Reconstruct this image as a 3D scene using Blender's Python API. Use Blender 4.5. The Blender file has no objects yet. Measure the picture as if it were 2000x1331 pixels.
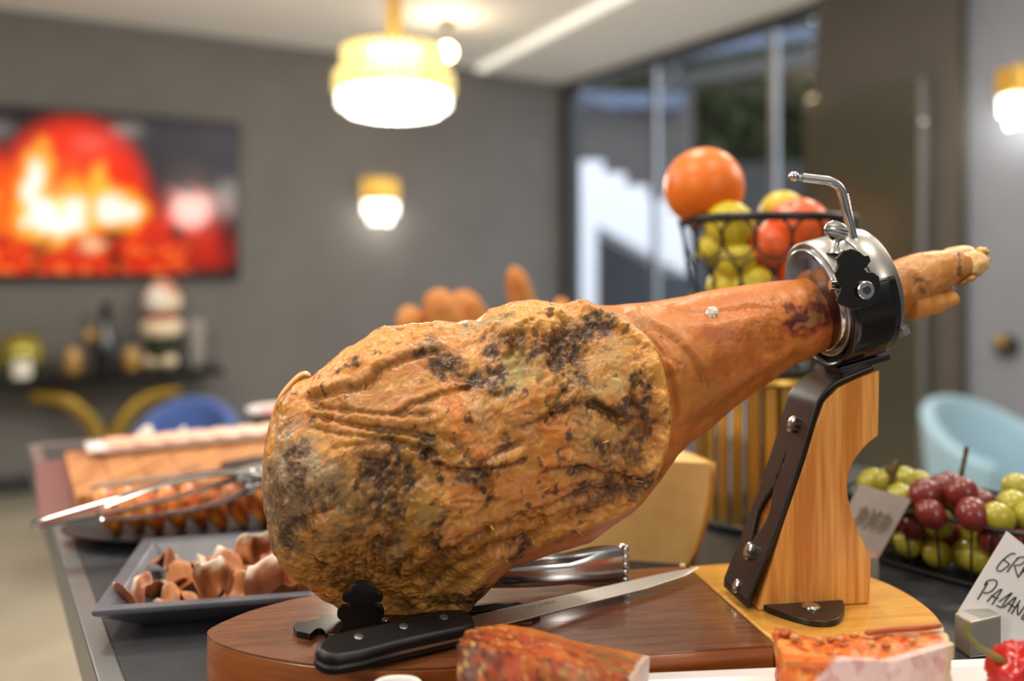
import bpy, math, random
import numpy as np
from mathutils import Vector, Matrix

random.seed(7)
rng = np.random.default_rng(11)
scene = bpy.context.scene
col = scene.collection
F = 1700.0          # focal length in pixels of the 2000 x 1331 frame
HOR = 520.0         # horizon row
CZ = 1.24           # camera height (m)
ZC, ZB = 0.90, 0.94  # counter top, top of the carving board


def P(px, py, Y):
    return Vector(((px - 1000) / F * Y, Y, CZ - (py - HOR) / F * Y))


def PZ(px, py, z):
    return P(px, py, (CZ - z) * F / (py - HOR))


def C(r, g, b, a=1.0):
    f = lambda c: (c / 255 / 12.92) if c / 255 <= 0.04045 else ((c / 255 + 0.055) / 1.055) ** 2.4
    return (f(r), f(g), f(b), a)


# ------------------------------------------------------------------ camera
cam = bpy.data.cameras.new('camera')
cam.sensor_width = 36.0
cam.lens = F * 36.0 / 2000.0
cam.shift_y = -(665.5 - HOR) / 2000.0
cam.clip_start, cam.clip_end = 0.02, 200
cam.dof.use_dof = True
cam.dof.focus_distance = 0.715
cam.dof.aperture_fstop = 1.9
camo = bpy.data.objects.new('camera', cam)
col.objects.link(camo)
camo.location = (0, 0, CZ)
camo.rotation_euler = (math.radians(90), 0, 0)
scene.camera = camo

# ------------------------------------------------------------------ light
world = bpy.data.worlds.new('daylight')
scene.world = world
world.use_nodes = True
bg = world.node_tree.nodes['Background']
bg.inputs[0].default_value = (0.90, 0.94, 1.0, 1)
bg.inputs[1].default_value = 2.2
vs = scene.view_settings
vs.view_transform = 'Standard'
vs.look = 'None'
vs.gamma = 1.0
vs.use_curve_mapping = False
vs.exposure = 0.6


def area_light(name, loc, size, power, color, rot=(0, 0, 0)):
    d = bpy.data.lights.new(name, 'AREA')
    d.shape = 'DISK'
    d.size = size
    d.energy = power
    d.color = color
    o = bpy.data.objects.new(name, d)
    o.location = loc
    o.rotation_euler = rot
    col.objects.link(o)
    return o


WARM = (1.0, 0.90, 0.76)
# added soft fill lights at ceiling height, out of view and without fixtures
for i, (x, y, z, s, p) in enumerate([(-0.55, 0.70, 2.58, 0.35, 9), (0.55, 0.55, 2.58, 0.30, 6),
                                     (0.15, 1.75, 2.58, 0.30, 8), (-1.7, 2.3, 2.58, 0.35, 12),
                                     (1.3, 2.6, 2.58, 0.30, 10)]):
    area_light('ceiling_fill', (x, y, z), s, p, WARM)
# added unseen point fills beside and behind the camera, brightening the ceiling too
for (x, y, z, p) in [(-1.5, -0.7, 1.95, 32), (1.3, -1.3, 1.95, 26), (1.5, 1.6, 2.0, 22), (-1.9, 1.4, 2.0, 30)]:
    d = bpy.data.lights.new('point_fill', 'POINT')
    d.energy = p
    d.shadow_soft_size = 0.2
    d.color = (1.0, 0.92, 0.80)
    o = bpy.data.objects.new('point_fill', d)
    o.location = (x, y, z)
    col.objects.link(o)

# ------------------------------------------------------------------ helpers
ROOT = {}


def tag(o, label=None, cat=None, group=None, kind=None):
    if label: o['label'] = label
    if cat: o['category'] = cat
    if group: o['group'] = group
    if kind: o['kind'] = kind
    return o


def empty(name, loc, rz=0.0, label=None, cat=None, group=None):
    o = bpy.data.objects.new(name, None)
    o.empty_display_size = 0.02
    o.location = loc
    o.rotation_euler = (0, 0, rz)
    col.objects.link(o)
    ROOT[o.name] = Matrix.Translation(Vector(loc)) @ Matrix.Rotation(rz, 4, 'Z')
    return tag(o, label, cat, group)


def root_matrix(o):
    while o is not None:
        if o.name in ROOT:
            return ROOT[o.name]
        o = o.parent
    return Matrix.Identity(4)


class MB:
    def __init__(s):
        s.v, s.f, s.c = [], [], []

    def add(s, vs_, fs, M=None):
        n = len(s.v)
        for p in vs_:
            p = Vector(p)
            s.v.append(M @ p if M is not None else p)
        for f in fs:
            s.f.append([n + i for i in f])
        return s

    def box(s, c, d, M=None):
        x, y, z = d[0] / 2, d[1] / 2, d[2] / 2
        c = Vector(c)
        vv = [c + Vector((i * x, j * y, k * z)) for i in (-1, 1) for j in (-1, 1) for k in (-1, 1)]
        return s.add(vv, [(0, 1, 3, 2), (4, 6, 7, 5), (0, 4, 5, 1), (2, 3, 7, 6), (0, 2, 6, 4), (1, 5, 7, 3)], M)

    def prism(s, pts, ext):
        """polygon of 3D points, extruded by vector ext"""
        ext = Vector(ext)
        n = len(pts)
        a = [Vector(p) for p in pts]
        vv = a + [p + ext for p in a]
        fs = [list(range(n))[::-1], list(range(n, 2 * n))]
        for i in range(n):
            j = (i + 1) % n
            fs.append([i, j, n + j, n + i])
        return s.add(vv, fs)

    def lathe(s, prof, c=(0, 0, 0), n=32, M=None, a0=0.0, a1=2 * math.pi):
        full = abs(a1 - a0 - 2 * math.pi) < 1e-6
        m = n if full else n + 1
        vv, fs = [], []
        c = Vector(c)
        for (r, z) in prof:
            for i in range(m):
                a = a0 + (a1 - a0) * i / n
                vv.append(c + Vector((r * math.cos(a), r * math.sin(a), z)))
        for k in range(len(prof) - 1):
            for i in range(n):
                j = (i + 1) % m
                fs.append([k * m + i, k * m + j, (k + 1) * m + j, (k + 1) * m + i])
        if full:
            if prof[0][0] > 1e-6: fs.append(list(range(m))[::-1])
            if prof[-1][0] > 1e-6: fs.append([(len(prof) - 1) * m + i for i in range(m)])
        return s.add(vv, fs, M)

    def tube(s, pts, r, n=10, flat=None, up=(0, 0, 1), closed=False):
        """sweep; r scalar or list; flat=(a,b) elliptical factors"""
        pts = [Vector(p) for p in pts]
        N = len(pts)
        rs = r if isinstance(r, (list, tuple)) else [r] * N
        vv, fs = [], []
        up = Vector(up)
        prev = None
        for i, p in enumerate(pts):
            if closed:
                t = (pts[(i + 1) % N] - pts[i - 1]).normalized()
            else:
                t = (pts[min(i + 1, N - 1)] - pts[max(i - 1, 0)]).normalized()
            if prev is None:
                u = up - t * up.dot(t)
                if u.length < 1e-4:
                    u = Vector((1, 0, 0)) - t * t.x
            else:
                u = prev - t * prev.dot(t)
            u.normalize()
            prev = u
            w = t.cross(u)
            fa, fb = flat if flat else (1, 1)
            for k in range(n):
                a = 2 * math.pi * k / n
                vv.append(p + (u * math.cos(a) * fa + w * math.sin(a) * fb) * rs[i])
        for i in range(N if closed else N - 1):
            i2 = (i + 1) % N
            for k in range(n):
                j = (k + 1) % n
                fs.append([i * n + k, i * n + j, i2 * n + j, i2 * n + k])
        if not closed:
            fs.append(list(range(n))[::-1])
            fs.append([(N - 1) * n + k for k in range(n)])
        return s.add(vv, fs)

    def cyl(s, a, b, r, n=16, r2=None):
        return s.tube([a, b], [r, r if r2 is None else r2], n)

    def sphere(s, c, r, nu=20, nv=12, M=None, bump=0.0):
        c = Vector(c)
        rr = r if isinstance(r, (tuple, list)) else (r, r, r)
        prof = []
        vv, fs = [c + Vector((0, 0, -rr[2]))], []
        for j in range(1, nv):
            a = -math.pi / 2 + math.pi * j / nv
            for i in range(nu):
                b = 2 * math.pi * i / nu
                k = 1 + (random.uniform(-bump, bump) if bump else 0)
                vv.append(c + Vector((rr[0] * math.cos(a) * math.cos(b) * k, rr[1] * math.cos(a) * math.sin(b) * k, rr[2] * math.sin(a) * k)))
        vv.append(c + Vector((0, 0, rr[2])))
        for i in range(nu):
            j = (i + 1) % nu
            fs.append([0, 1 + j, 1 + i])
            for k in range(nv - 2):
                q = 1 + k * nu
                fs.append([q + i, q + j, q + nu + j, q + nu + i])
            q = 1 + (nv - 2) * nu
            fs.append([q + i, q + j, len(vv) - 1])
        if M is not None:
            vv = [c + M @ (p - c) for p in vv]
        return s.add(vv, fs)

    def grid(s, rows):
        """rows: list of equal-length lists of points"""
        m = len(rows[0])
        vv = [p for r in rows for p in r]
        fs = []
        for i in range(len(rows) - 1):
            for j in range(m - 1):
                fs.append([i * m + j, i * m + j + 1, (i + 1) * m + j + 1, (i + 1) * m + j])
        return s.add(vv, fs)

    def build(s, name, mat, parent=None, smooth=40, bevel=0.0, seg=2, solid=0.0, sub=0, label=None, cat=None, group=None, kind=None, colors=None, origin=None):
        me = bpy.data.meshes.new(name)
        o = bpy.data.objects.new(name, me)
        if parent is not None:
            inv = root_matrix(parent).inverted()
            vv = [inv @ p for p in s.v]
        elif origin is not None:
            og = Vector(origin)
            vv = [p - og for p in s.v]
            o.location = og
            ROOT[o.name] = Matrix.Translation(og)
        else:
            mn = Vector([min(p[i] for p in s.v) for i in range(3)])
            mx = Vector([max(p[i] for p in s.v) for i in range(3)])
            og = Vector(((mn.x + mx.x) / 2, (mn.y + mx.y) / 2, mn.z))
            vv = [p - og for p in s.v]
            o.location = og
            ROOT[o.name] = Matrix.Translation(og)
        me.from_pydata([tuple(p) for p in vv], [], s.f)
        if colors is not None:
            at = me.color_attributes.new('Col', 'FLOAT_COLOR', 'POINT')
            at.data.foreach_set('color', np.asarray(colors, dtype=np.float32).ravel())
        me.validate()
        me.update()
        import bmesh
        bm = bmesh.new()
        bm.from_mesh(me)
        bmesh.ops.recalc_face_normals(bm, faces=bm.faces)
        bm.to_mesh(me)
        bm.free()
        if smooth:
            me.shade_smooth()
            if smooth < 180:
                me.set_sharp_from_angle(angle=math.radians(smooth))
        col.objects.link(o)
        if parent is not None:
            o.parent = parent
        if mat is not None:
            me.materials.append(mat)
        if solid:
            md = o.modifiers.new('solid', 'SOLIDIFY')
            md.thickness = solid
            md.offset = 0
        if bevel:
            md = o.modifiers.new('bevel', 'BEVEL')
            md.width = bevel
            md.segments = seg
            md.limit_method = 'ANGLE'
            md.angle_limit = math.radians(35)
        if sub:
            md = o.modifiers.new('sub', 'SUBSURF')
            md.levels = md.render_levels = sub
        return tag(o, label, cat, group, kind)


def copy_tree(o, parent=None, M=None, label=None, group=None):
    c = o.copy()
    col.objects.link(c)
    c.parent = parent
    if M is not None:
        c.matrix_basis = M
    if label: c['label'] = label
    if group: c['group'] = group
    for ch in list(o.children):
        copy_tree(ch, c)
    return c


def spline(pts, n=8, closed=False):
    """Catmull-Rom through points"""
    pts = [Vector(p) for p in pts]
    N = len(pts)
    out = []
    rngk = range(N) if closed else range(N - 1)
    for i in rngk:
        if closed:
            p0, p1, p2, p3 = pts[i - 1], pts[i], pts[(i + 1) % N], pts[(i + 2) % N]
        else:
            p0, p1, p2, p3 = pts[max(i - 1, 0)], pts[i], pts[i + 1], pts[min(i + 2, N - 1)]
        for k in range(n):
            t = k / n
            out.append(0.5 * ((2 * p1) + (p2 - p0) * t + (2 * p0 - 5 * p1 + 4 * p2 - p3) * t * t + (3 * p1 - p0 - 3 * p2 + p3) * t ** 3))
    if not closed:
        out.append(pts[-1])
    return out


# ---- noise in numpy
_perm = rng.permutation(256)
_perm = np.concatenate([_perm, _perm, _perm])
_g = rng.normal(size=(256, 3))
_g /= np.linalg.norm(_g, axis=1)[:, None]


def perlin(p):
    i = np.floor(p).astype(np.int64)
    f = p - i
    u = f * f * f * (f * (f * 6 - 15) + 10)
    i &= 255
    res = 0
    for dx in (0, 1):
        a = _perm[i[:, 0] + dx]
        wx = u[:, 0] if dx else 1 - u[:, 0]
        for dy in (0, 1):
            b = _perm[a + i[:, 1] + dy]
            wy = u[:, 1] if dy else 1 - u[:, 1]
            for dz in (0, 1):
                g = _g[_perm[b + i[:, 2] + dz]]
                wz = u[:, 2] if dz else 1 - u[:, 2]
                d = g[:, 0] * (f[:, 0] - dx) + g[:, 1] * (f[:, 1] - dy) + g[:, 2] * (f[:, 2] - dz)
                res = res + wx * wy * wz * d
    return res * 1.5


def fbm(p, octv=4, gain=0.5, lac=2.03):
    r, a = 0, 1.0
    for k in range(octv):
        r = r + a * perlin(p + 17.3 * k)
        p = p * lac
        a *= gain
    return r


def ridged(p, octv=4, gain=0.5):
    r, a = 0, 1.0
    for k in range(octv):
        r = r + a * (1 - np.abs(perlin(p + 9.1 * k)) * 2)
        p = p * 2.07
        a *= gain
    return r


def sstep(a, b, x):
    t = np.clip((x - a) / (b - a), 0, 1)
    return t * t * (3 - 2 * t)


# ------------------------------------------------------------------ materials
MAT = {}


def pm(name, c, rough=0.5, metal=0.0, c2=None, nscale=8.0, stretch=(1, 1, 1), contrast=(0.35, 0.65), bump=0.0, bscale=60.0, bdist=0.002,
       coat=0.0, trans=0.0, ior=1.45, emit=None, estr=0.0, sss=0.0, vcol=False, spec=0.5, wave=None, rotz=0.0, roty=0.0, detail=5.0, mixamt=1.0, rough2=None, alpha=1.0, sheen=0.0):
    m = bpy.data.materials.new(name)
    m.use_nodes = True
    nt = m.node_tree
    b = nt.nodes['Principled BSDF']
    L = nt.links
    b.inputs['Base Color'].default_value = c
    b.inputs['Roughness'].default_value = rough
    b.inputs['Metallic'].default_value = metal
    b.inputs['Coat Weight'].default_value = coat
    b.inputs['Coat Roughness'].default_value = 0.08
    b.inputs['Transmission Weight'].default_value = trans
    b.inputs['IOR'].default_value = ior
    b.inputs['Specular IOR Level'].default_value = spec
    b.inputs['Alpha'].default_value = alpha
    b.inputs['Sheen Weight'].default_value = sheen
    if sss:
        b.inputs['Subsurface Weight'].default_value = sss
        b.inputs['Subsurface Radius'].default_value = (0.006, 0.003, 0.0015)
        b.inputs['Subsurface Scale'].default_value = 1.0
    if emit:
        b.inputs['Emission Color'].default_value = emit
        b.inputs['Emission Strength'].default_value = estr
    tc = nt.nodes.new('ShaderNodeTexCoord')
    mp = nt.nodes.new('ShaderNodeMapping')
    mp.inputs['Scale'].default_value = stretch
    mp.inputs['Rotation'].default_value = (0, roty, rotz)
    L.new(tc.outputs['Object'], mp.inputs['Vector'])
    src = None
    if vcol:
        at = nt.nodes.new('ShaderNodeAttribute')
        at.attribute_name = 'Col'
        src = at.outputs['Color']
    if c2 is not None:
        if wave:
            nz = nt.nodes.new('ShaderNodeTexWave')
            nz.wave_type = wave[0]
            nz.bands_direction = wave[1]
            nz.inputs['Scale'].default_value = nscale
            nz.inputs['Distortion'].default_value = wave[2]
            nz.inputs['Detail'].default_value = 3
            nz.inputs['Detail Scale'].default_value = wave[3]
            fac = nz.outputs['Fac']
        else:
            nz = nt.nodes.new('ShaderNodeTexNoise')
            nz.inputs['Scale'].default_value = nscale
            nz.inputs['Detail'].default_value = detail
            nz.inputs['Roughness'].default_value = 0.6
            fac = nz.outputs['Fac']
        L.new(mp.outputs[0], nz.inputs['Vector'])
        rp = nt.nodes.new('ShaderNodeMapRange')
        rp.inputs['From Min'].default_value, rp.inputs['From Max'].default_value = contrast
        rp.inputs['To Max'].default_value = mixamt
        L.new(fac, rp.inputs['Value'])
        mx = nt.nodes.new('ShaderNodeMix')
        mx.data_type = 'RGBA'
        mx.inputs['A'].default_value = c
        mx.inputs['B'].default_value = c2
        if src is not None:
            L.new(src, mx.inputs['A'])
        L.new(rp.outputs[0], mx.inputs['Factor'])
        src = mx.outputs['Result']
        if rough2 is not None:
            r2 = nt.nodes.new('ShaderNodeMapRange')
            r2.inputs['From Min'].default_value, r2.inputs['From Max'].default_value = contrast
            r2.inputs['To Min'].default_value, r2.inputs['To Max'].default_value = rough, rough2
            L.new(fac, r2.inputs['Value'])
            L.new(r2.outputs[0], b.inputs['Roughness'])
    if src is not None:
        L.new(src, b.inputs['Base Color'])
        if sss: pass
    if bump:
        n2 = nt.nodes.new('ShaderNodeTexNoise')
        n2.inputs['Scale'].default_value = bscale
        n2.inputs['Detail'].default_value = 6
        L.new(mp.outputs[0], n2.inputs['Vector'])
        bp = nt.nodes.new('ShaderNodeBump')
        bp.inputs['Strength'].default_value = bump
        bp.inputs['Distance'].default_value = bdist
        L.new(n2.outputs['Fac'], bp.inputs['Height'])
        L.new(bp.outputs[0], b.inputs['Normal'])
    MAT[name] = m
    return m


pm('wall_paint', C(112, 110, 108), 0.75, c2=C(106, 104, 102), nscale=3, bump=0.1, bscale=250)
pm('wall_light', C(128, 132, 142), 0.7, c2=C(120, 124, 134), nscale=2)
pm('ceiling_paint', C(240, 240, 238), 0.85)
pm('soffit_paint', C(236, 235, 232), 0.85)
pm('pillar_paint', C(82, 76, 70), 0.7, c2=C(76, 71, 66), nscale=3)
pm('floor_stone', C(178, 170, 152), 0.35, c2=C(150, 142, 126), nscale=2.2, contrast=(0.3, 0.7))
pm('frame_dark', C(52, 52, 54), 0.45)
pm('steel_trim', C(150, 152, 156), 0.35, metal=0.9)
pm('slate', C(38, 40, 45), 0.5, c2=C(56, 58, 64), nscale=7, contrast=(0.4, 0.75), bump=0.15, bscale=120)
pm('counter_body', C(70, 66, 62), 0.6)
pm('chrome', C(200, 200, 202), 0.16, metal=1.0)
pm('brushed_steel', C(178, 176, 173), 0.34, metal=1.0, bump=0.05, bscale=40, stretch=(1, 1, 30))
pm('blade_steel', C(206, 203, 198), 0.38, metal=1.0)
pm('black_metal', C(16, 15, 16), 0.22, spec=0.6)
pm('strap_metal', C(34, 29, 30), 0.30, spec=0.6, metal=0.15)
pm('black_handle', C(20, 20, 22), 0.40, bump=0.08, bscale=500, bdist=0.0005)
pm('wire_black', C(20, 20, 22), 0.4)
pm('gold', C(206, 168, 84), 0.3, metal=0.85)
pm('gold_paint', C(168, 138, 62), 0.4, metal=0.75)
pm('board_brown', C(124, 76, 48), 0.19, c2=C(98, 56, 34), nscale=14, stretch=(1.2, 11, 4), contrast=(0.35, 0.7), coat=0.35, bump=0.04, bscale=80)
pm('board_side', C(164, 92, 38), 0.3, c2=C(128, 64, 26), nscale=10, stretch=(1, 1, 12), contrast=(0.4, 0.7), coat=0.3)
pm('board_pine', C(214, 160, 72), 0.25, c2=C(190, 128, 48), nscale=11, stretch=(1.2, 13, 4), contrast=(0.4, 0.75), coat=0.35)
pm('post_pine', C(228, 164, 84), 0.38, c2=C(192, 118, 42), nscale=120, stretch=(1, 0.5, 0.05), roty=0.14, contrast=(0.36, 0.62), coat=0.15, detail=2)
pm('white_porcelain', C(232, 230, 232), 0.18, coat=0.3)
pm('white_card', C(222, 220, 222), 0.6)
pm('card_ink', C(40, 36, 40), 0.5)
pm('grey_card', C(160, 152, 146), 0.35, c2=C(178, 172, 168), nscale=14)
pm('grey_ink', C(126, 118, 108), 0.5)
pm('tray_grey', C(92, 94, 104), 0.4, c2=C(80, 82, 92), nscale=20)
pm('dark_plate', C(40, 40, 44), 0.35)
pm('tray_plum', C(112, 76, 76), 0.4)
pm('striped_wood', C(196, 138, 88), 0.4, c2=C(150, 94, 56), nscale=9, stretch=(9, 0.6, 1), rotz=0.5, contrast=(0.4, 0.6), detail=2)
pm('linen', C(225, 212, 202), 0.8)
pm('wood_box', C(150, 94, 56), 0.5, c2=C(120, 70, 40), nscale=10)
pm('grey_block', C(168, 164, 158), 0.4, metal=0.35)
pm('velvet_navy', C(52, 78, 140), 0.7, sheen=0.3)
pm('velvet_sky', C(150, 184, 204), 0.7, sheen=0.3)
pm('cheese', C(232, 200, 134), 0.5, c2=C(218, 180, 114), nscale=16, bump=0.25, bscale=70, sss=0.15)
pm('cheese_rind', C(206, 150, 66), 0.45, c2=C(188, 128, 48), nscale=12)
pm('crust', C(206, 140, 72), 0.6, c2=C(176, 104, 44), nscale=14, bump=0.3, bscale=60)
pm('orange_peel', C(226, 118, 30), 0.38, c2=C(214, 100, 22), nscale=10, bump=0.25, bscale=260, bdist=0.001)
pm('red_orange_peel', C(220, 84, 34), 0.36, c2=C(206, 96, 40), nscale=9, bump=0.2, bscale=260, bdist=0.001)
pm('yellow_peel', C(196, 176, 34), 0.38, c2=C(206, 186, 60), nscale=8, bump=0.15, bscale=200, bdist=0.001)
pm('grape_green', C(176, 168, 58), 0.28, c2=C(150, 142, 40), nscale=40, coat=0.3)
pm('grape_red', C(104, 28, 32), 0.3, c2=C(150, 66, 48), nscale=40, coat=0.3, contrast=(0.48, 0.75))
pm('twig', C(98, 82, 40), 0.6, c2=C(70, 58, 28), nscale=60)
pm('pepper_red', C(196, 28, 30), 0.18, coat=0.6)
pm('pepper_green', C(92, 98, 40), 0.4, c2=C(120, 112, 50), nscale=50)
pm('stem_cut', C(176, 132, 80), 0.6)
pm('vfood', C(200, 120, 60), 0.38, vcol=True, bump=0.35, bscale=160, bdist=0.0015)
pm('ham_skin', C(200, 120, 60), 0.40, vcol=True, c2=C(120, 74, 30), nscale=130, contrast=(0.55, 0.9), mixamt=0.25, bump=0.25, bscale=300, bdist=0.0008, rough2=0.5, spec=0.5)
pm('slice_meat', C(170, 90, 70), 0.42, vcol=True, bump=0.2, bscale=120)
pm('bulb', C(255, 250, 235), 0.3, emit=(1, 0.93, 0.80, 1), estr=14.0)
pm('warm_bulb', C(255, 220, 170), 0.3, emit=(1, 0.74, 0.42, 1), estr=12.0)
pm('crystal_lit', C(255, 252, 240), 0.15, emit=(1, 0.95, 0.84, 1), estr=2.6)
pm('crystal_gold', C(235, 205, 110), 0.15, emit=(1, 0.80, 0.35, 1), estr=0.55, metal=0.3)
pm('tv_black', C(12, 12, 13), 0.25)
pm('stair_white', C(232, 234, 240), 0.7)
pm('patio', C(120, 118, 114), 0.8)
pm('steel_blue', C(86, 98, 120), 0.5)
pm('bark', C(96, 76, 64), 0.85, c2=C(70, 56, 46), nscale=8)
pm('leaf', C(34, 44, 24), 0.95, c2=C(58, 68, 38), nscale=1.2, spec=0.1)
pm('render_dark', C(88, 82, 78), 0.85)
pm('vase_gold', C(170, 160, 70), 0.2, metal=0.5, alpha=0.75)
pm('candle', C(225, 222, 212), 0.5, sss=0.1)
pm('amber_glass', C(170, 132, 70), 0.2, coat=0.4)
pm('dark_glass', C(24, 26, 24), 0.15, coat=0.5)
pm('door_glass', C(66, 64, 52), 0.14, coat=0.3)
pm('cream', C(226, 206, 176), 0.6)
pm('felt_red', C(150, 54, 38), 0.8)
pm('felt_pink', C(214, 150, 120), 0.8)
pm('felt_green', C(40, 46, 18), 0.8)
pm('beard_white', C(230, 224, 218), 0.8)
pm('clear_tumbler', C(180, 176, 168), 0.1, alpha=0.45)


def glass_pane():
    m = bpy.data.materials.new('window_glass')
    m.use_nodes = True
    nt = m.node_tree
    nt.nodes.remove(nt.nodes['Principled BSDF'])
    out = nt.nodes['Material Output']
    t = nt.nodes.new('ShaderNodeBsdfTransparent')
    t.inputs[0].default_value = (0.86, 0.88, 0.9, 1)
    g = nt.nodes.new('ShaderNodeBsdfGlossy')
    g.inputs['Roughness'].default_value = 0.02
    lw = nt.nodes.new('ShaderNodeLayerWeight')
    pw = nt.nodes.new('ShaderNodeMath')
    pw.operation = 'POWER'
    pw.inputs[1].default_value = 4.0
    nt.links.new(lw.outputs['Facing'], pw.inputs[0])
    fr = nt.nodes.new('ShaderNodeMapRange')
    fr.inputs['To Min'].default_value, fr.inputs['To Max'].default_value = 0.05, 0.8
    nt.links.new(pw.outputs[0], fr.inputs['Value'])
    mx = nt.nodes.new('ShaderNodeMixShader')
    nt.links.new(fr.outputs[0], mx.inputs[0])
    nt.links.new(t.outputs[0], mx.inputs[1])
    nt.links.new(g.outputs[0], mx.inputs[2])
    nt.links.new(mx.outputs[0], out.inputs[0])
    MAT['window_glass'] = m


glass_pane()


def emission_vcol(name, strength):
    m = bpy.data.materials.new(name)
    m.use_nodes = True
    nt = m.node_tree
    b = nt.nodes['Principled BSDF']
    b.inputs['Base Color'].default_value = (0.008, 0.008, 0.009, 1)
    b.inputs['Roughness'].default_value = 0.09
    b.inputs['Specular IOR Level'].default_value = 0.2
    at = nt.nodes.new('ShaderNodeAttribute')
    at.attribute_name = 'Col'
    nt.links.new(at.outputs['Color'], b.inputs['Emission Color'])
    b.inputs['Emission Strength'].default_value = strength
    MAT[name] = m


emission_vcol('tv_picture', 1.0)

# ================================================================== the room
P0 = Vector((-2.76, 4.70, 0))
RD = Vector((math.sin(math.radians(60)), math.cos(math.radians(60)), 0))    # along the grey wall
ND = Vector((0.5, -0.866, 0))                                               # out of that wall, into the room
ZCEIL, ZSOF = 2.63, 2.598
CORNER = P0 + RD * 3.63
GD = ND.copy()                                                              # along the glass wall, towards us
GN = Vector((-0.866, -0.5, 0))                                              # out of the glass wall, into the room


def W(t, z, d=0.0):
    p = P0 + RD * t + ND * d
    return Vector((p.x, p.y, z))


def G(s, z, d=0.0):
    p = CORNER + GD * s + GN * d
    return Vector((p.x, p.y, z))


def t_of(px):
    a = (px - 1000) / F
    return (a * P0.y - P0.x) / (RD.x - a * RD.y)


def s_of(px):
    a = (px - 1000) / F
    return (a * CORNER.y - CORNER.x) / (GD.x - a * GD.y)


def frame_box(m, f, a0, a1, z0, z1, d0, d1):
    pts = [f(a0, z0, d0), f(a1, z0, d0), f(a1, z1, d0), f(a0, z1, d0)]
    m.prism(pts, f(a0, z0, d1) - f(a0, z0, d0))
    return m


fl = MB().prism([G(-0.0, -0.02), G(9.0, -0.02), W(-4, -0.02, 9.0), W(-4, -0.02)], (0, 0, 0.02))
fl.build('floor', MAT['floor_stone'], smooth=0, kind='structure', label='pale beige stone floor of the dining room')
frame_box(MB(), W, -4.0, 4.4, 0, ZCEIL + 0.05, 8.4, 8.52).build('wall_front', MAT['wall_light'], smooth=0, kind='structure', label='light grey wall behind the camera')
frame_box(MB(), W, -4.12, -4.0, 0, ZCEIL + 0.05, 0.0, 8.4).build('wall_left', MAT['wall_light'], smooth=0, kind='structure', label='light grey wall far to the left of the camera')
cl = MB().prism([G(-0.1, ZCEIL), G(8.5, ZCEIL), W(-4, ZCEIL, 8.5), W(-4, ZCEIL, -0.1)], (0, 0, 0.08))
cl.build('ceiling', MAT['ceiling_paint'], smooth=0, kind='structure', label='white flat ceiling')
frame_box(MB(), W, -4.0, 3.73, 0, ZCEIL + 0.05, 0, -0.12).build('wall_back', MAT['wall_paint'], smooth=0, kind='structure', label='dark grey painted wall behind the television')
bb = frame_box(MB(), W, -4.0, 3.63, 0, 0.10, 0.001, 0.015)
bb.build('baseboard_back', MAT['frame_dark'], smooth=0, kind='structure', label='dark baseboard of the grey wall')
# dropped soffit along the glass wall
e1 = P(945, 140, (ZSOF - CZ) * F / (HOR - 140))
e2 = P(1225, 0, (ZSOF - CZ) * F / HOR)
dirn = (e2 - e1).normalized()
e1b = e1 - dirn * 0.02
e2b = e1 + dirn * 6.5
sf = MB().prism([Vector((e1b.x, e1b.y, ZSOF)), Vector((e2b.x, e2b.y, ZSOF)), G(7.0, ZSOF), G(0, ZSOF)], (0, 0, 0.10))
sf.build('ceiling_soffit', MAT['soffit_paint'], smooth=0, kind='structure', label='dropped white soffit above the glass wall')
nrm = Vector((dirn.y, -dirn.x, 0))
if nrm.x > 0: nrm = -nrm
a = Vector((e1b.x, e1b.y, ZSOF + 0.004)) + nrm * 0.001
led = MB().prism([a, a + dirn * 6.4, a + dirn * 6.4 + nrm * 0.05, a + nrm * 0.05], (0, 0, 0.018))
led.build('trim_1', pm('cove_strip', C(255, 252, 240), 0.5, emit=(1, 0.95, 0.85, 1), estr=0.45), smooth=0, kind='structure', label='slim lit cove strip along the soffit edge')

S_END = s_of(1608)
S_PIL = s_of(1890)
# ---- glass wall
win = empty('window_1', G(1.2, 0), 0)
tag(win, 'floor to ceiling glass wall of the dining room', None, None, 'structure')
joints = [0.0, s_of(1272), s_of(1503), S_END]
for i in range(3):
    frame_box(MB(), G, joints[i] + 0.006, joints[i + 1] - 0.006, 0.04, ZSOF - 0.05, -0.03, -0.04).build('pane', MAT['window_glass'], win, smooth=0)
    if i:
        frame_box(MB(), G, joints[i] - 0.022, joints[i] + 0.022, 0.04, ZSOF - 0.05, -0.022, -0.05).build('joint_strip', MAT['steel_trim'], win, smooth=0)
frame_box(MB(), G, 0, S_END, ZSOF - 0.05, ZSOF + 0.02, 0.01, -0.09).build('head_frame', MAT['frame_dark'], win, smooth=0)
frame_box(MB(), G, 0, S_END, 0, 0.05, 0.01, -0.09).build('sill_frame', MAT['frame_dark'], win, smooth=0)
frame_box(MB(), G, -0.02, 0.10, 0, ZSOF, 0.012, -0.09).build('side_frame', MAT['frame_dark'], win, smooth=0)
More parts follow.
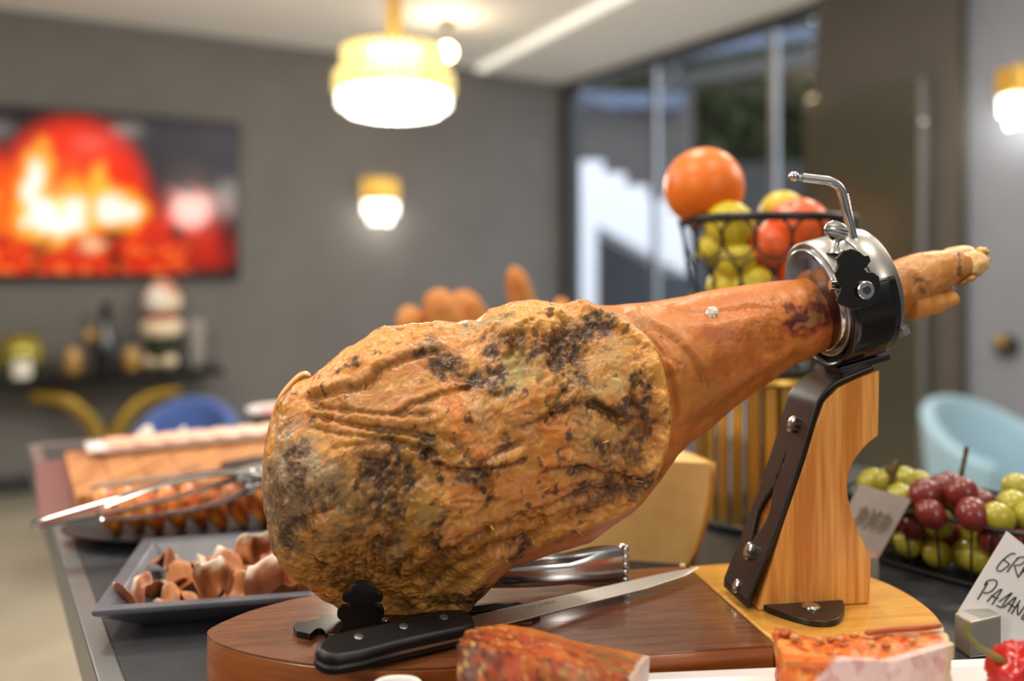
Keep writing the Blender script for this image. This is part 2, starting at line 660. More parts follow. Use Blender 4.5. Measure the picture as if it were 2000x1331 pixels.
# ---- pillar, door, light wall
frame_box(MB(), G, S_END, S_PIL, 0, ZCEIL + 0.05, 0.06, -0.25).build('wall_pillar', MAT['pillar_paint'], smooth=0, kind='structure', label='brown grey pillar between glass wall and light wall')
frame_box(MB(), G, S_PIL, 8.5, 0, ZCEIL + 0.05, 0.0, -0.15).build('wall_right', MAT['wall_light'], smooth=0, kind='structure', label='light grey wall with a crystal sconce')
dr = empty('door_1', G(S_END + 0.4, 0, 0.07))
tag(dr, 'dark glossy door leaf standing against the pillar', None, None, 'structure')
sd0, sd1 = s_of(1600), s_of(1826)
frame_box(MB(), G, sd0, sd1, 0.01, 2.07, 0.075, 0.115).build('door_leaf', MAT['door_glass'], dr, smooth=0, bevel=0.004)
frame_box(MB(), G, sd1, sd1 + 0.03, 0.01, 2.07, 0.07, 0.12).build('edge_profile', pm('door_edge', C(112, 112, 112), 0.5, metal=0.5), dr, smooth=0, bevel=0.004)
kn = G(sd1 + 0.03, 1.87, 0.13)
MB().sphere(kn, 0.02).build('hinge_knob', MAT['chrome'], dr, smooth=180)
sw = G(s_of(1970), 0, 0.0)
zz = P(1970, 676, sw.y).z
swr = empty('wall_switch', Vector((sw.x, sw.y, zz)), 0, 'small dark round wall switch with a brass button on the light grey wall', 'switch')
M_ = GN
c0 = Vector((sw.x, sw.y, zz))
MB().cyl(c0, c0 + GN * 0.03, 0.045, 20).build('rosette', MAT['frame_dark'], swr)
MB().sphere(c0 + GN * 0.05 + Vector((0, 0, 0.02)), 0.026).build('button', MAT['gold_paint'], swr, smooth=180)

# ================================================================== outdoors, seen through the glass
gp = MB().prism([G(0.0, -0.03, -0.1), G(9, -0.03, -0.1), G(9, -0.03, -30), G(-26, -0.03, -30), G(-26, -0.03, -0.1)], (0, 0, 0.02))
gp.build('terrace_ground', MAT['patio'], smooth=0, kind='structure', label='grey terrace paving outside the glass')
st = empty('outdoor_stair', P(1200, 768, 8.5), 0, 'white rendered outdoor stair seen through the glass wall', 'stair')
Ys = 8.5
pts = [(1085, 291), (1131, 291), (1131, 314), (1179, 314), (1179, 338), (1222, 338), (1222, 363), (1266, 363), (1266, 389), (1310, 389), (1310, 415), (1345, 415), (1345, 538),
       (1331, 529), (1166, 440), (1166, 768), (1085, 768)]
MB().prism([P(x, y, Ys) for x, y in pts], (0, 1.1, 0)).build('flight', MAT['stair_white'], st, smooth=0)
for i in range(16):
    x = 1095 + i * 16
    k = min(4, max(0, int((x - 1131) / 45) + 1)) if x > 1131 else 0
    y = [291, 314, 338, 363, 389][k]
    MB().cyl(P(x, y, Ys + 0.05), P(x, y - 110, Ys + 0.05), 0.012, 8).build('baluster', MAT['frame_dark'], st)
MB().tube([P(1085, 190, Ys + 0.05), P(1131, 186, Ys + 0.05), P(1345, 305, Ys + 0.05)], 0.022, 8).build('handrail', MAT['frame_dark'], st)
ob = empty('outbuilding', P(1200, 730, 10.2), 0, 'dark rendered outbuilding behind the white stair', 'building')
MB().box(P(1195, 450, 10.4) , (1.9, 0.3, 3.2)).build('wall', MAT['render_dark'], ob, smooth=0)
MB().prism([P(1085, 178, 9.9), P(1335, 182, 9.9), P(1335, 212, 9.9), P(1085, 205, 9.9)], (0, 0.3, 0)).build('roof_beam', MAT['steel_blue'], ob, smooth=0)
MB().prism([P(1185, 450, 10.1), P(1420, 450, 10.1), P(1420, 740, 10.1), P(1185, 740, 10.1)], (0, 0.1, 0)).build('door_recess', pm('recess', C(58, 62, 70), 0.6), ob, smooth=0)
pg = empty('pergola', P(1330, 680, 11), 0, 'steel pergola with blue grey posts outside the glass', 'pergola')
MB().prism([P(1328, 150, 11), P(1352, 150, 11), P(1352, 715, 11), P(1328, 715, 11)], (0, 0.15, 0)).build('post', MAT['steel_blue'], pg, smooth=0)
MB().prism([P(1318, 130, 11), P(1328, 130, 11), P(1328, 715, 11), P(1318, 715, 11)], (0, 0.15, 0)).build('post', MAT['frame_dark'], pg, smooth=0)
MB().prism([P(1300, 150, 10.8), P(1700, 70, 10.8), P(1700, 112, 10.8), P(1300, 168, 10.8)], (0, 0.2, 0)).build('beam', MAT['frame_dark'], pg, smooth=0)
MB().prism([P(1300, 105, 9.6), P(1700, 30, 9.6), P(1700, 52, 9.6), P(1300, 120, 9.6)], (0, 0.2, 0)).build('beam', MAT['steel_blue'], pg, smooth=0)
pf = empty('picket_fence', P(1520, 640, 13.5), 0, 'dark metal picket fence under the garden trees', 'fence')
MB().prism([P(1380, 322, 13.5), P(1680, 322, 13.5), P(1680, 330, 13.5), P(1380, 330, 13.5)], (0, 0.05, 0)).build('rail', MAT['frame_dark'], pf, smooth=0)
proto = None
for i in range(26):
    if proto is None:
        mm = MB().prism([P(1384, 318, 13.4), P(1391, 318, 13.4), P(1391, 680, 13.4), P(1384, 680, 13.4)], (0, 0.03, 0))
        proto = mm.build('picket', MAT['frame_dark'], pf, smooth=0)
    else:
        c = proto.copy()
        col.objects.link(c)
        c.location = proto.location + Vector((i * 11.5 / F * 13.4, 0, 0))


def tree(px, Y, zc, rx, rz, n, label, seed, trunk_r=0.13, squash=1.0):
    r = random.Random(seed)
    bx = P(px, 520, Y)
    t = empty('garden_tree', (bx.x, Y, 0), 0, label, 'tree', 'trees outside the glass wall')
    MB().tube([(bx.x, Y, -0.02), (bx.x + 0.05, Y, zc * 0.5), (bx.x - 0.04, Y, zc)], [trunk_r, trunk_r * 0.85, trunk_r * 0.5], 10).build('trunk', MAT['bark'], t)
    m = MB()
    for i in range(n):
        while True:
            q = Vector((r.uniform(-1, 1), r.uniform(-1, 1), r.uniform(-1, 1)))
            if 0.2 < q.length < 1: break
        c = Vector((bx.x + q.x * rx, Y + q.y * rx, zc + q.z * rz))
        u = Vector((r.gauss(0, 1), r.gauss(0, 1), r.gauss(0, 1))).normalized() * r.uniform(0.12, 0.26)
        v = Vector((r.gauss(0, 1), r.gauss(0, 1), r.gauss(0, 1))).normalized() * r.uniform(0.08, 0.18)
        m.add([c - u, c + v, c + u, c - v], [(0, 1, 2, 3)])
    f = m.build('foliage', MAT['leaf'], t, smooth=0, kind='stuff')


tree(1395, 16.5, 4.27, 2.25, 2.16, 5600, 'tree with a thick brown trunk behind the pergola post', 1, 0.25)
tree(1250, 21.3, 4.38, 1.7, 2.9, 4600, 'tree crown rising over the dark outbuilding', 2)
tree(1560, 20.8, 3.73, 1.85, 2.5, 1500, 'thin airy tree beside the pillar with bright sky gaps', 3)
tree(1480, 26.5, 2.46, 2.7, 2.8, 4200, 'low dense tree behind the picket fence', 4)

# ================================================================== television
tv0, tv1 = -0.46, t_of(462)
ztop, zbot = 2.105, 1.165
tv = empty('television', W((tv0 + tv1) / 2, zbot, 0.05), 0, 'wall mounted television showing a red log fire', 'television')
frame_box(MB(), W, tv0, tv1, zbot, ztop, 0.012, 0.07).build('casing', MAT['tv_black'], tv, smooth=0, bevel=0.006)
frame_box(MB(), W, tv0 + 0.5, tv0 + 1.2, zbot + 0.3, ztop - 0.3, 0.0, 0.012).build('wall_bracket', MAT['frame_dark'], tv, smooth=0)
NXs, NZs = 220, 130
rows, cl_ = [], []
tt = np.linspace(tv0 + 0.018, tv1 - 0.018, NXs)
zzs = np.linspace(zbot + 0.035, ztop - 0.018, NZs)
TT, ZZ = np.meshgrid(tt, zzs)
PX = np.zeros_like(TT); PY = np.zeros_like(TT)
XX = P0.x + RD.x * TT + ND.x * 0.0715
YY = P0.y + RD.y * TT + ND.y * 0.0715
PX = 1000 + F * XX / YY
PY = HOR - F * (ZZ - CZ) / YY
q = np.stack([PX.ravel() / 60, PY.ravel() / 60, np.zeros(PX.size)], 1)
n1 = fbm(q, 4).reshape(PX.shape)
n2 = fbm(q * 2.3 + 40, 3).reshape(PX.shape)


def ell(x, y, rx, ry, k=0.35, ang=0.0, warp=0.0):
    ca, sa = math.cos(math.radians(ang)), math.sin(math.radians(ang))
    dx, dy = PX - x + n1 * warp, PY - y + n2 * warp
    d = np.sqrt(((dx * ca + dy * sa) / rx) ** 2 + ((-dx * sa + dy * ca) / ry) ** 2)
    return 1 - sstep(1 - k, 1 + k, d)


pic = np.zeros(PX.shape + (3,))
pic[:] = np.array(C(26, 20, 24)[:3])


def blend(mask, c, s=1.0):
    m = (np.clip(mask, 0, 1) * s)[..., None]
    pic[:] = pic * (1 - m) + np.array(C(*c)[:3]) * m


blend(ell(420, 300, 170, 90, 0.8), (70, 66, 72), 0.8)
arch = np.maximum(ell(140, 400, 150, 165, 0.18), ((PX < 290) & (PY > 400)) * 1.0)
arch = np.maximum(arch, ell(-120, 420, 180, 160, 0.2))
blend(arch, (238, 48, 18))
blend(ell(90, 420, 150, 90, 0.5, 0, 30) * arch, (250, 110, 20), 0.9)
blend(ell(355, 440, 70, 60, 0.5, 0, 40), (225, 50, 14), 0.9)
blend(ell(400, 490, 60, 50, 0.6, 0, 40), (190, 36, 14), 0.8)
blend(sstep(455, 480, PY) * (1 - sstep(330, 380, PX)), (214, 40, 10), 0.9)
blend(sstep(470, 490, PY) * (1 - sstep(330, 400, PX)) * sstep(0.05, 0.4, n2), (255, 120, 40), 0.9)
blend(sstep(440, 490, PY) * (1 - sstep(330, 400, PX)) * sstep(0.0, 0.4, -n1), (110, 14, 8), 0.9)
for (x, y, rx, ry, an) in [(68, 350, 22, 55, 8), (85, 420, 34, 45, -30), (115, 435, 55, 26, 0), (145, 405, 26, 36, 0), (198, 370, 14, 40, 0), (215, 410, 40, 34, 20), (255, 415, 26, 22, 0), (50, 430, 18, 20, 0), (-60, 380, 30, 70, 0), (-110, 420, 40, 40, 0)]:
    blend(ell(x, y, rx * 1.35, ry * 1.3, 0.4, an, 14), (255, 190, 60), 0.9)
for (x, y, rx, ry, an) in [(66, 355, 17, 45, 8), (88, 422, 26, 38, -30), (118, 438, 46, 18, 0), (145, 410, 18, 26, 0), (215, 408, 30, 24, 20), (252, 415, 18, 14, 0), (48, 432, 12, 12, 0), (-60, 385, 20, 50, 0)]:
    blend(ell(x, y, rx, ry, 0.4, an, 12), (255, 250, 235), 1.0)
blend(ell(225, 458, 26, 8, 0.4), (60, 10, 8), 0.9)
blend(ell(345, 455, 14, 14, 0.5), (40, 8, 8), 0.9)
blend(ell(180, 480, 22, 14, 0.5, 0, 10), (255, 200, 150), 0.9)
pic *= 0.75
for i in range(NZs):
    rows.append([Vector((XX[i, j], YY[i, j], ZZ[i, j])) for j in range(NXs)])
MB().grid(rows).build('screen', MAT['tv_picture'], tv, smooth=180, colors=np.concatenate([pic.reshape(-1, 3), np.ones((pic.size // 3, 1))], 1))

# ================================================================== console table and what stands on it
zt = 0.70
Yc = 4.45


def CT(px, d=0.2):
    """point on the console at image column px, d metres off the wall"""
    a_ = (px - 1000) / F
    o = P0 + ND * d
    t = (a_ * o.y - o.x) / (RD.x - a_ * RD.y)
    return o + RD * t, t


c0, tl = CT(-120)
c1, tr = CT(424)
zt = P(200, 724, CT(200)[0].y).z
ct = empty('console_table', Vector(((c0.x + c1.x) / 2, (c0.y + c1.y) / 2, 0)), 0, 'black console table with curved gold legs under the television', 'table')
frame_box(MB(), W, tl, tr, zt - 0.045, zt, 0.03, 0.38).build('table_top', MAT['tv_black'], ct, smooth=0, bevel=0.004)


def wpt(px, py, d=0.2):
    o, t = CT(px, d)
    return Vector((o.x, o.y, P(px, py, o.y).z))


for pts in ([(62, 772), (105, 775), (145, 792), (175, 822), (194, 862), (200, 905), (203, 960)], [(350, 762), (305, 770), (268, 790), (240, 822), (222, 862), (214, 905), (210, 960)]):
    MB().tube(spline([wpt(*p) for p in pts], 8), 0.045, 12, flat=(1, 0.8)).build('curved_leg', MAT['gold_paint'], ct, smooth=60)
frame_box(MB(), W, CT(150)[1], CT(262)[1], 0.0, 0.03, 0.05, 0.36).build('foot_plate', MAT['gold_paint'], ct, smooth=0, bevel=0.004)


def on_console(px, d=0.2):
    o, t = CT(px, d)
    return Vector((o.x, o.y, zt)), o.y / F      # base point, metres per pixel


b, k = on_console(40)
va = empty('apple_vase', b, 0, 'round gold apple shaped vase on the console table', 'vase')
R = 45 * k
MB().lathe([(0.4 * R, 0), (0.8 * R, 0.25 * R), (R, 0.8 * R), (0.95 * R, 1.3 * R), (0.6 * R, 1.75 * R), (0.3 * R, 1.7 * R), (0.12 * R, 1.45 * R)], b, 28).build('body', MAT['vase_gold'], va, smooth=180)
MB().tube([b + Vector((0, 0, 1.45 * R)), b + Vector((0.02, 0, 1.95 * R))], 0.008, 8).build('stalk', MAT['gold_paint'], va)
b, k = on_console(42, 0.32)
cd = empty('pillar_candle', b, 0, 'short white candle in front of the apple vase', 'candle')
MB().lathe([(18 * k, 0), (18 * k, 32 * k), (14 * k, 35 * k), (3 * k, 34 * k)], b, 20).build('wax', MAT['candle'], cd, smooth=50)
MB().cyl(b + Vector((0, 0, 34 * k)), b + Vector((0, 0, 40 * k)), 0.003, 6).build('wick', MAT['frame_dark'], cd)
for px, lab, h in ((143, 'amber glass tealight holder left of the dark bottle', 46), (258, 'amber glass tealight holder between bottle and figurine', 42)):
    b, k = on_console(px)
    e = empty('tealight_holder', b, 0, lab, 'candle holder', 'amber tealight holders')
    MB().lathe([(14 * k, 0), (18 * k, 10 * k), (17 * k, h * k * 0.9), (13 * k, h * k), (12 * k, h * k * 0.9)], b, 20).build('cup', MAT['amber_glass'], e, smooth=60)
    MB().cyl(b + Vector((0, 0, 0.01)), b + Vector((0, 0, h * k * 0.6)), 11 * k, 16).build('tealight', MAT['candle'], e)
b, k = on_console(206)
e = empty('dark_bottle', b, 0, 'slim dark glass bottle with a long neck on the console', 'bottle')
MB().lathe([(20 * k, 0), (21 * k, 4 * k), (21 * k, 62 * k), (11 * k, 82 * k), (9 * k, 130 * k), (10 * k, 132 * k), (0.001, 133 * k)], b, 20).build('glass', MAT['dark_glass'], e, smooth=60)
b, k = on_console(176, 0.24)
e = empty('candlestick', b, 0, 'thin dark candlestick with a pale ball candle beside the bottle', 'candlestick')
MB().lathe([(7 * k, 0), (4 * k, 5 * k), (3 * k, 55 * k), (9 * k, 58 * k), (0.001, 60 * k)], b, 16).build('stem', MAT['frame_dark'], e, smooth=60)
MB().sphere(b + Vector((0, 0, 72 * k)), 13 * k).build('ball_candle', MAT['amber_glass'], e, smooth=180)
b, k = on_console(316)
e = empty('festive_figurine', b, 0, 'stacked festive gnome figurine with a white beard on the console', 'figurine')
MB().sphere(b + Vector((-16 * k, -0.02, 13.4 * k)), (17 * k, 20 * k, 13 * k)).build('shoe', MAT['cream'], e, smooth=180)
MB().sphere(b + Vector((16 * k, -0.02, 13.4 * k)), (17 * k, 20 * k, 13 * k)).build('shoe', MAT['cream'], e, smooth=180)
MB().lathe([(24 * k, 18 * k), (28 * k, 30 * k), (26 * k, 62 * k), (10 * k, 66 * k)], b, 20).build('trousers', MAT['felt_green'], e, smooth=60)
MB().lathe([(20 * k, 58 * k), (38 * k, 66 * k), (40 * k, 80 * k), (34 * k, 92 * k), (20 * k, 96 * k)], b, 20).build('coat', MAT['cream'], e, smooth=60)
MB().lathe([(24 * k, 90 * k), (31 * k, 94 * k), (31 * k, 103 * k), (20 * k, 108 * k)], b, 20).build('scarf', MAT['felt_red'], e, smooth=60)
MB().sphere(b + Vector((0, 0, 128 * k)), (38 * k, 30 * k, 26 * k)).build('head', MAT['cream'], e, smooth=180)
MB().sphere(b + Vector((-0.004, -22 * k, 134 * k)), (22 * k, 16 * k, 26 * k)).build('beard', MAT['beard_white'], e, smooth=180)
MB().lathe([(30 * k, 142 * k), (26 * k, 155 * k), (16 * k, 168 * k), (4 * k, 173 * k), (0.001, 174 * k)], b, 20).build('cap', MAT['felt_pink'], e, smooth=60)
b, k = on_console(384)
e = MB().lathe([(12 * k, 0), (14 * k, 3 * k), (16 * k, 88 * k), (14.5 * k, 88 * k), (12.5 * k, 6 * k), (0.001, 5 * k)], b, 20)
e.build('glass_tumbler', MAT['clear_tumbler'], smooth=50, label='tall clear glass tumbler at the end of the console', cat='glass')

# ================================================================== lamps
def sconce(c, n_, side, k, label, wdt=35.0, hg=44.0, hc=44.0):
    """half drum wall lamp; c = wall point at the join of gold and crystal; k metres per pixel"""
    e = empty('wall_sconce', c, 0, label, 'wall lamp', 'gold crystal wall sconces')
    ang = math.atan2(n_.y, n_.x)
    R_ = wdt * k
    MB().box((0, 0, 0), (0.02, R_ * 1.4, hg * k * 1.2), Matrix.Translation(c + n_ * 0.012 + Vector((0, 0, hg * k * 0.3))) @ Matrix.Rotation(ang, 4, 'Z')).build('back_plate', MAT['gold'], e, smooth=0)
    MB().lathe([(R_ * 0.97, 0), (R_, 0.01), (R_, hg * k), (R_ * 0.97, hg * k)], c + n_ * 0.022, 18, None, ang - math.pi / 2, ang + math.pi / 2).build('gold_band', MAT['gold'], e, smooth=60, solid=0.004)
    for tier, (rr, z0, z1, n) in enumerate([(R_ * 0.86, 0.02, -hc * k * 0.55, 11), (R_ * 0.58, -hc * k * 0.3, -hc * k * 0.95, 7)]):
        for i in range(n):
            a_ = ang - math.pi / 2 + math.pi * (i + 0.5) / n
            q_ = c + n_ * 0.022 + Vector((math.cos(a_) * rr, math.sin(a_) * rr, 0))
            MB().cyl(q_ + Vector((0, 0, z0)), q_ + Vector((0, 0, z1)), rr * 0.16, 6, rr * 0.10).build('crystal', MAT['crystal_lit'], e)
    for i in range(13):
        a_ = ang - math.pi / 2 + math.pi * (i + 0.5) / 13
        q_ = c + n_ * 0.022 + Vector((math.cos(a_) * R_ * 1.02, math.sin(a_) * R_ * 1.02, 0))
        MB().cyl(q_ + Vector((0, 0, 0.01)), q_ + Vector((0, 0, hg * k)), R_ * 0.08, 6).build('gold_rod', MAT['gold'], e)
    d = bpy.data.lights.new('sconce_lamp', 'POINT')
    d.energy = 1.4
    d.shadow_soft_size = 0.05
    d.color = (1.0, 0.95, 0.86)
    o = bpy.data.objects.new('sconce_lamp', d)
    o.location = c + n_ * (R_ + 0.05) + Vector((0, 0, -hc * k * 0.8))
    col.objects.link(o)
    return e


tq = t_of(739)
wq = W(tq, 0)
sconce(W(tq, P(739, 396, wq.y).z), ND, 1, wq.y / F, 'small gold crystal wall sconce on the dark grey wall')
gq = G(s_of(1993), 0)
sconce(G(s_of(2001), P(1993, 192, gq.y).z), GN, 1, gq.y / F, 'gold crystal wall sconce on the light grey wall', 40, 54, 62)

Yh = 3.4
hc = P(770, 165, Yh)
k = Yh / F
ch = empty('chandelier', Vector((hc.x, hc.y, ZCEIL - 0.03)), 0, 'round gold and crystal chandelier hanging from the ceiling', 'chandelier')
MB().lathe([(0.075, 0), (0.075, 0.02), (0.02, 0.03)], Vector((hc.x, hc.y, ZCEIL - 0.031)), 24).build('ceiling_rose', MAT['gold'], ch)
zr = P(770, 98, Yh).z
for dx in (-0.016, 0.016):
    MB().cyl(Vector((hc.x + dx, hc.y, ZCEIL - 0.02)), Vector((hc.x + dx, hc.y, zr)), 0.015, 10).build('suspension_rod', MAT['gold'], ch)
RU, RM = 96 * k, 110 * k
for (r_, y_) in ((RU, 98), (RU, 150), (RM, 163), (80 * k, 212)):
    z_ = P(770, y_, Yh).z
    MB().tube([Vector((hc.x + r_ * math.cos(a_), hc.y + r_ * math.sin(a_), z_)) for a_ in np.linspace(0, 2 * math.pi, 48, endpoint=False)], 0.008, 8, closed=True).build('gold_ring', MAT['gold'], ch)
for (r_, y0, y1, n, rad, mt) in ((RU, 98, 152, 36, 0.015, 'crystal_gold'), (RU * 0.93, 106, 160, 30, 0.018, 'crystal_lit'), (RM, 146, 186, 40, 0.017, 'crystal_gold'), (RM * 0.92, 150, 212, 34, 0.018, 'crystal_lit'), (84 * k, 176, 224, 26, 0.018, 'crystal_lit'), (52 * k, 190, 230, 16, 0.018, 'crystal_lit'), (20 * k, 190, 231, 6, 0.018, 'crystal_lit')):
    z0, z1 = P(770, y0, Yh).z, P(770, y1, Yh).z
    first = None
    for i in range(n):
        a_ = 2 * math.pi * i / n
        if first is None:
            m = MB().tube([(0, 0, z0 - z1), (0, 0, 0.012), (0, 0, 0)], [rad * 0.8, rad, rad * 0.3], 8)
            inv = Vector((hc.x, hc.y, ZCEIL - 0.03))
            m.v = [p + inv for p in m.v]
            first = m.build('crystal', MAT[mt], ch, smooth=60)
            o = first
        else:
            o = first.copy()
            col.objects.link(o)
        o.location = (r_ * math.cos(a_), r_ * math.sin(a_), z1 - (ZCEIL - 0.03))
d = bpy.data.lights.new('chandelier_lamp', 'POINT')
d.energy = 32
d.shadow_soft_size = 0.15
d.color = (1.0, 0.93, 0.82)
o = bpy.data.objects.new('chandelier_lamp', d)
o.location = hc - Vector((0, 0, 0.24))
col.objects.link(o)

sp = P(873, 102, 4.9)
e = empty('ceiling_spotlight', Vector((sp.x, sp.y, ZCEIL)), 0, 'small warm ceiling spotlight behind the chandelier', 'spotlight')
MB().lathe([(0.05, -0.0), (0.05, -0.02), (0.015, -0.025)], Vector((sp.x, sp.y, ZCEIL)), 18).build('base', MAT['frame_dark'], e)
MB().cyl(Vector((sp.x, sp.y, ZCEIL - 0.02)), Vector((sp.x, sp.y, sp.z + 0.03)), 0.012, 10).build('stem', MAT['frame_dark'], e)
MB().sphere(sp, 0.045).build('bulb', MAT['warm_bulb'], e, smooth=180)
d = bpy.data.lights.new('spot_lamp', 'POINT')
d.energy = 3
d.shadow_soft_size = 0.045
d.color = (1.0, 0.72, 0.45)
o = bpy.data.objects.new('spot_lamp', d)
o.location = sp + Vector((0, -0.07, 0.04))
col.objects.link(o)


# ================================================================== chairs
def tub_chair(px, Y, rz, mat, label, hback=0.86, r0=0.18):
    b = P(px, 520, Y)
    b.z = 0
    e = empty('tub_chair', b, rz, label, 'chair')
    M = ROOT[e.name]
    # shell: curved back that runs into low arms
    rows = []
    for i in range(25):
        a_ = math.radians(-125 + 250 * i / 24)
        h = hback - 0.17 + 0.17 * max(0, math.cos(a_ * 0.72)) ** 1.5
        rows.append([M @ Vector((math.sin(a_) * (r0 + 0.03 * w_), math.cos(a_) * (r0 * 0.95 + 0.04 * w_), 0.34 + (h - 0.34) * w_)) for w_ in (0, 0.25, 0.5, 0.75, 0.95, 1.0)])
    MB().grid(rows).build('back_shell', mat, e, smooth=180, solid=0.05, sub=1)
    MB().lathe([(r0 * 0.8, 0.34), (r0, 0.35), (r0 * 1.02, 0.40), (r0 * 0.9, 0.43), (0.001, 0.435)], (0, 0, 0), 24, M).build('seat', mat, e, smooth=70)
    for (sx, sy) in ((-1, -1), (1, -1), (-1, 1), (1, 1)):
        MB().cyl(M @ Vector((sx * 0.11, sy * 0.11, 0.35)), M @ Vector((sx * 0.16, sy * 0.16, 0.0)), 0.016, 10, 0.010).build('leg', MAT['gold_paint'], e)
    return e


tub_chair(362, 3.5, math.radians(10), MAT['velvet_navy'], 'navy blue tub chair behind the buffet, near the console', 0.69, 0.155)
tub_chair(1955, 3.0, math.radians(25), MAT['velvet_sky'], 'pale blue tub chair beside the light grey wall', 0.765, 0.20)

# ================================================================== buffet counter
ED = (PZ(134, 1023, ZC) - PZ(246, 1331, ZC))
ED.z = 0
ED.normalize()                       # direction of the counter's left edge, away from us
EN = Vector((ED.y, -ED.x, 0))        # to the right
E0 = PZ(246, 1331, ZC) - ED * 0.75


def CO(l, w, z):
    p = E0 + ED * l + EN * w
    return Vector((p.x, p.y, z))


LEN, WID = 1.84, 1.17
ctr = empty('buffet_counter', CO(LEN / 2, WID / 2, 0), 0, 'long buffet counter with dark slate top and steel edge', 'counter')
MB().prism([CO(0, 0, ZC - 0.012), CO(LEN, 0, ZC - 0.012), CO(LEN, WID, ZC - 0.012), CO(0, WID, ZC - 0.012)], (0, 0, 0.012)).build('slate_top', MAT['slate'], ctr, smooth=0)
tw = 0.020
MB().prism([CO(0, -tw, ZC - 0.05), CO(LEN, -tw, ZC - 0.05), CO(LEN, 0, ZC - 0.05), CO(0, 0, ZC - 0.05)], (0, 0, 0.051)).build('edge_trim', MAT['steel_trim'], ctr, smooth=0, bevel=0.002)
MB().prism([CO(LEN, -tw, ZC - 0.05), CO(LEN + tw, -tw, ZC - 0.05), CO(LEN + tw, WID, ZC - 0.05), CO(LEN, WID, ZC - 0.05)], (0, 0, 0.051)).build('edge_trim', MAT['steel_trim'], ctr, smooth=0, bevel=0.002)
MB().prism([CO(0.05, 0.12, 0.0), CO(LEN - 0.08, 0.12, 0.0), CO(LEN - 0.08, WID, 0.0), CO(0.05, WID, 0.0)], (0, 0, ZC - 0.0125)).build('body', MAT['counter_body'], ctr, smooth=0)

# ================================================================== ham stand
BU = Vector((0.98849, 0.15124, 0))
BV = Vector((-0.15124, 0.98849, 0))
BO = Vector((0.05, 0.7562, 0))
OV = BO.dot(BV)
BANG = math.atan2(BU.y, BU.x)
UPZ = Vector((0, 0, 1))


def HP(px, py, v=0.0):
    """photograph column/row -> point on the vertical plane v metres behind the board's mid line"""
    a_ = (px - 1000) / F
    return P(px, py, (OV + v) / (a_ * BV.x + BV.y))


stand = empty('ham_stand', (BO.x, BO.y, ZC), BANG, 'wooden ham carving stand with steel ring clamp and black straps', 'ham stand')
front = [(405, 1240), (425, 1256), (480, 1275), (560, 1291), (640, 1301), (740, 1308), (860, 1305), (1257, 1278), (1512, 1261)]
back = [(1338, 1107), (1000, 1128), (700, 1152), (600, 1166), (500, 1191), (440, 1214), (412, 1228)]


def on_top(pts, z=ZB):
    return [PZ(x, y, z) for x, y in pts]


def smooth_xy(pts, n=6):
    return spline(pts, n)


brown = smooth_xy(on_top([(408, 1231)] + front[:7]), 5) + on_top(front[7:]) + on_top(back[:2]) + smooth_xy(on_top(back[2:]), 5)
MB().prism([Vector((p.x, p.y, ZC + 0.001)) for p in brown], (0, 0, ZB - ZC - 0.002)).build('board_side', MAT['board_side'], stand, smooth=30, bevel=0.0015)
MB().prism([Vector((p.x, p.y, ZB - 0.0012)) for p in brown], (0, 0, 0.0014)).build('board_dark_panel', MAT['board_brown'], stand, smooth=30, label='red brown varnished half of the board')
right = smooth_xy(on_top([(1518, 1259), (1650, 1252), (1760, 1248), (1822, 1243), (1842, 1229), (1836, 1211), (1810, 1184), (1760, 1152), (1700, 1127), (1620, 1108), (1530, 1099), (1440, 1100), (1345, 1106)]), 5)
MB().prism([Vector((p.x, p.y, ZC + 0.001)) for p in right], (0, 0, ZB - ZC - 0.001)).build('board_pine_panel', MAT['board_pine'], stand, smooth=30, bevel=0.002, label='honey pine half of the board')

# wooden post
vf, vb = -0.025, 0.025
prof = [(1481, 1164), (1530, 1028), (1573, 902), (1596, 826), (1611, 786), (1640, 757), (1676, 740), (1718, 724), (1716, 852)]
arc = spline([HP(1716, 852, vf), HP(1690, 873, vf), HP(1664, 910, vf), HP(1656, 952, vf), HP(1663, 1000, vf), HP(1680, 1045, vf), HP(1703, 1092, vf)], 5)
pp = [HP(x, y, vf) for x, y in prof[:-1]] + arc + [HP(1698, 1168, vf)]
for p in (pp[0], pp[-1]):
    p.z = ZB + 0.0005
MB().prism(pp, BV * (vb - vf)).build('post', MAT['post_pine'], stand, smooth=30, bevel=0.0012)
# strap over the post, with a long slot
line = spline([HP(x, y, vf) for x, y in [(1470, 1176), (1480, 1150), (1528, 1028), (1571, 902), (1594, 824), (1609, 783), (1638, 753), (1676, 735), (1712, 721)]], 10)
line[0].z = ZB + 0.002
rows = []
nv = 56
wv = 0.052
L_ = [0.0]
for i in range(1, len(line)):
    L_.append(L_[-1] + (line[i] - line[i - 1]).length)
dense = []
for s_ in np.linspace(0, L_[-1], 300):
    i = max(1, next((k_ for k_ in range(len(L_)) if L_[k_] >= s_ - 1e-9), len(L_) - 1))
    f_ = (s_ - L_[i - 1]) / max(1e-9, L_[i] - L_[i - 1])
    dense.append(line[i - 1].lerp(line[i], f_) - BU * 0.003 + UPZ * 0.001)
m = MB()
vv = [p + BV * (wv * j / (nv - 1)) for p in dense for j in range(nv)]
fs = []
for i in range(len(dense) - 1):
    w0 = i / (len(dense) - 1)
    for j in range(nv - 1):
        f_ = (j + 0.5) / (nv - 1)
        inside = False
        if 0.20 < w0 < 0.545:
            q_ = (w0 - 0.20) / 0.345
            wd = 0.035 + 0.34 * max(0, math.sin(min(1, q_ * 1.6) * math.pi)) ** 1.2 * (q_ < 0.63)
            cen = 0.50 + 0.10 * (1 - q_)
            inside = abs(f_ - cen) < max(0.03, wd / 2)
        if not inside:
            fs.append([i * nv + j, i * nv + j + 1, (i + 1) * nv + j + 1, (i + 1) * nv + j])
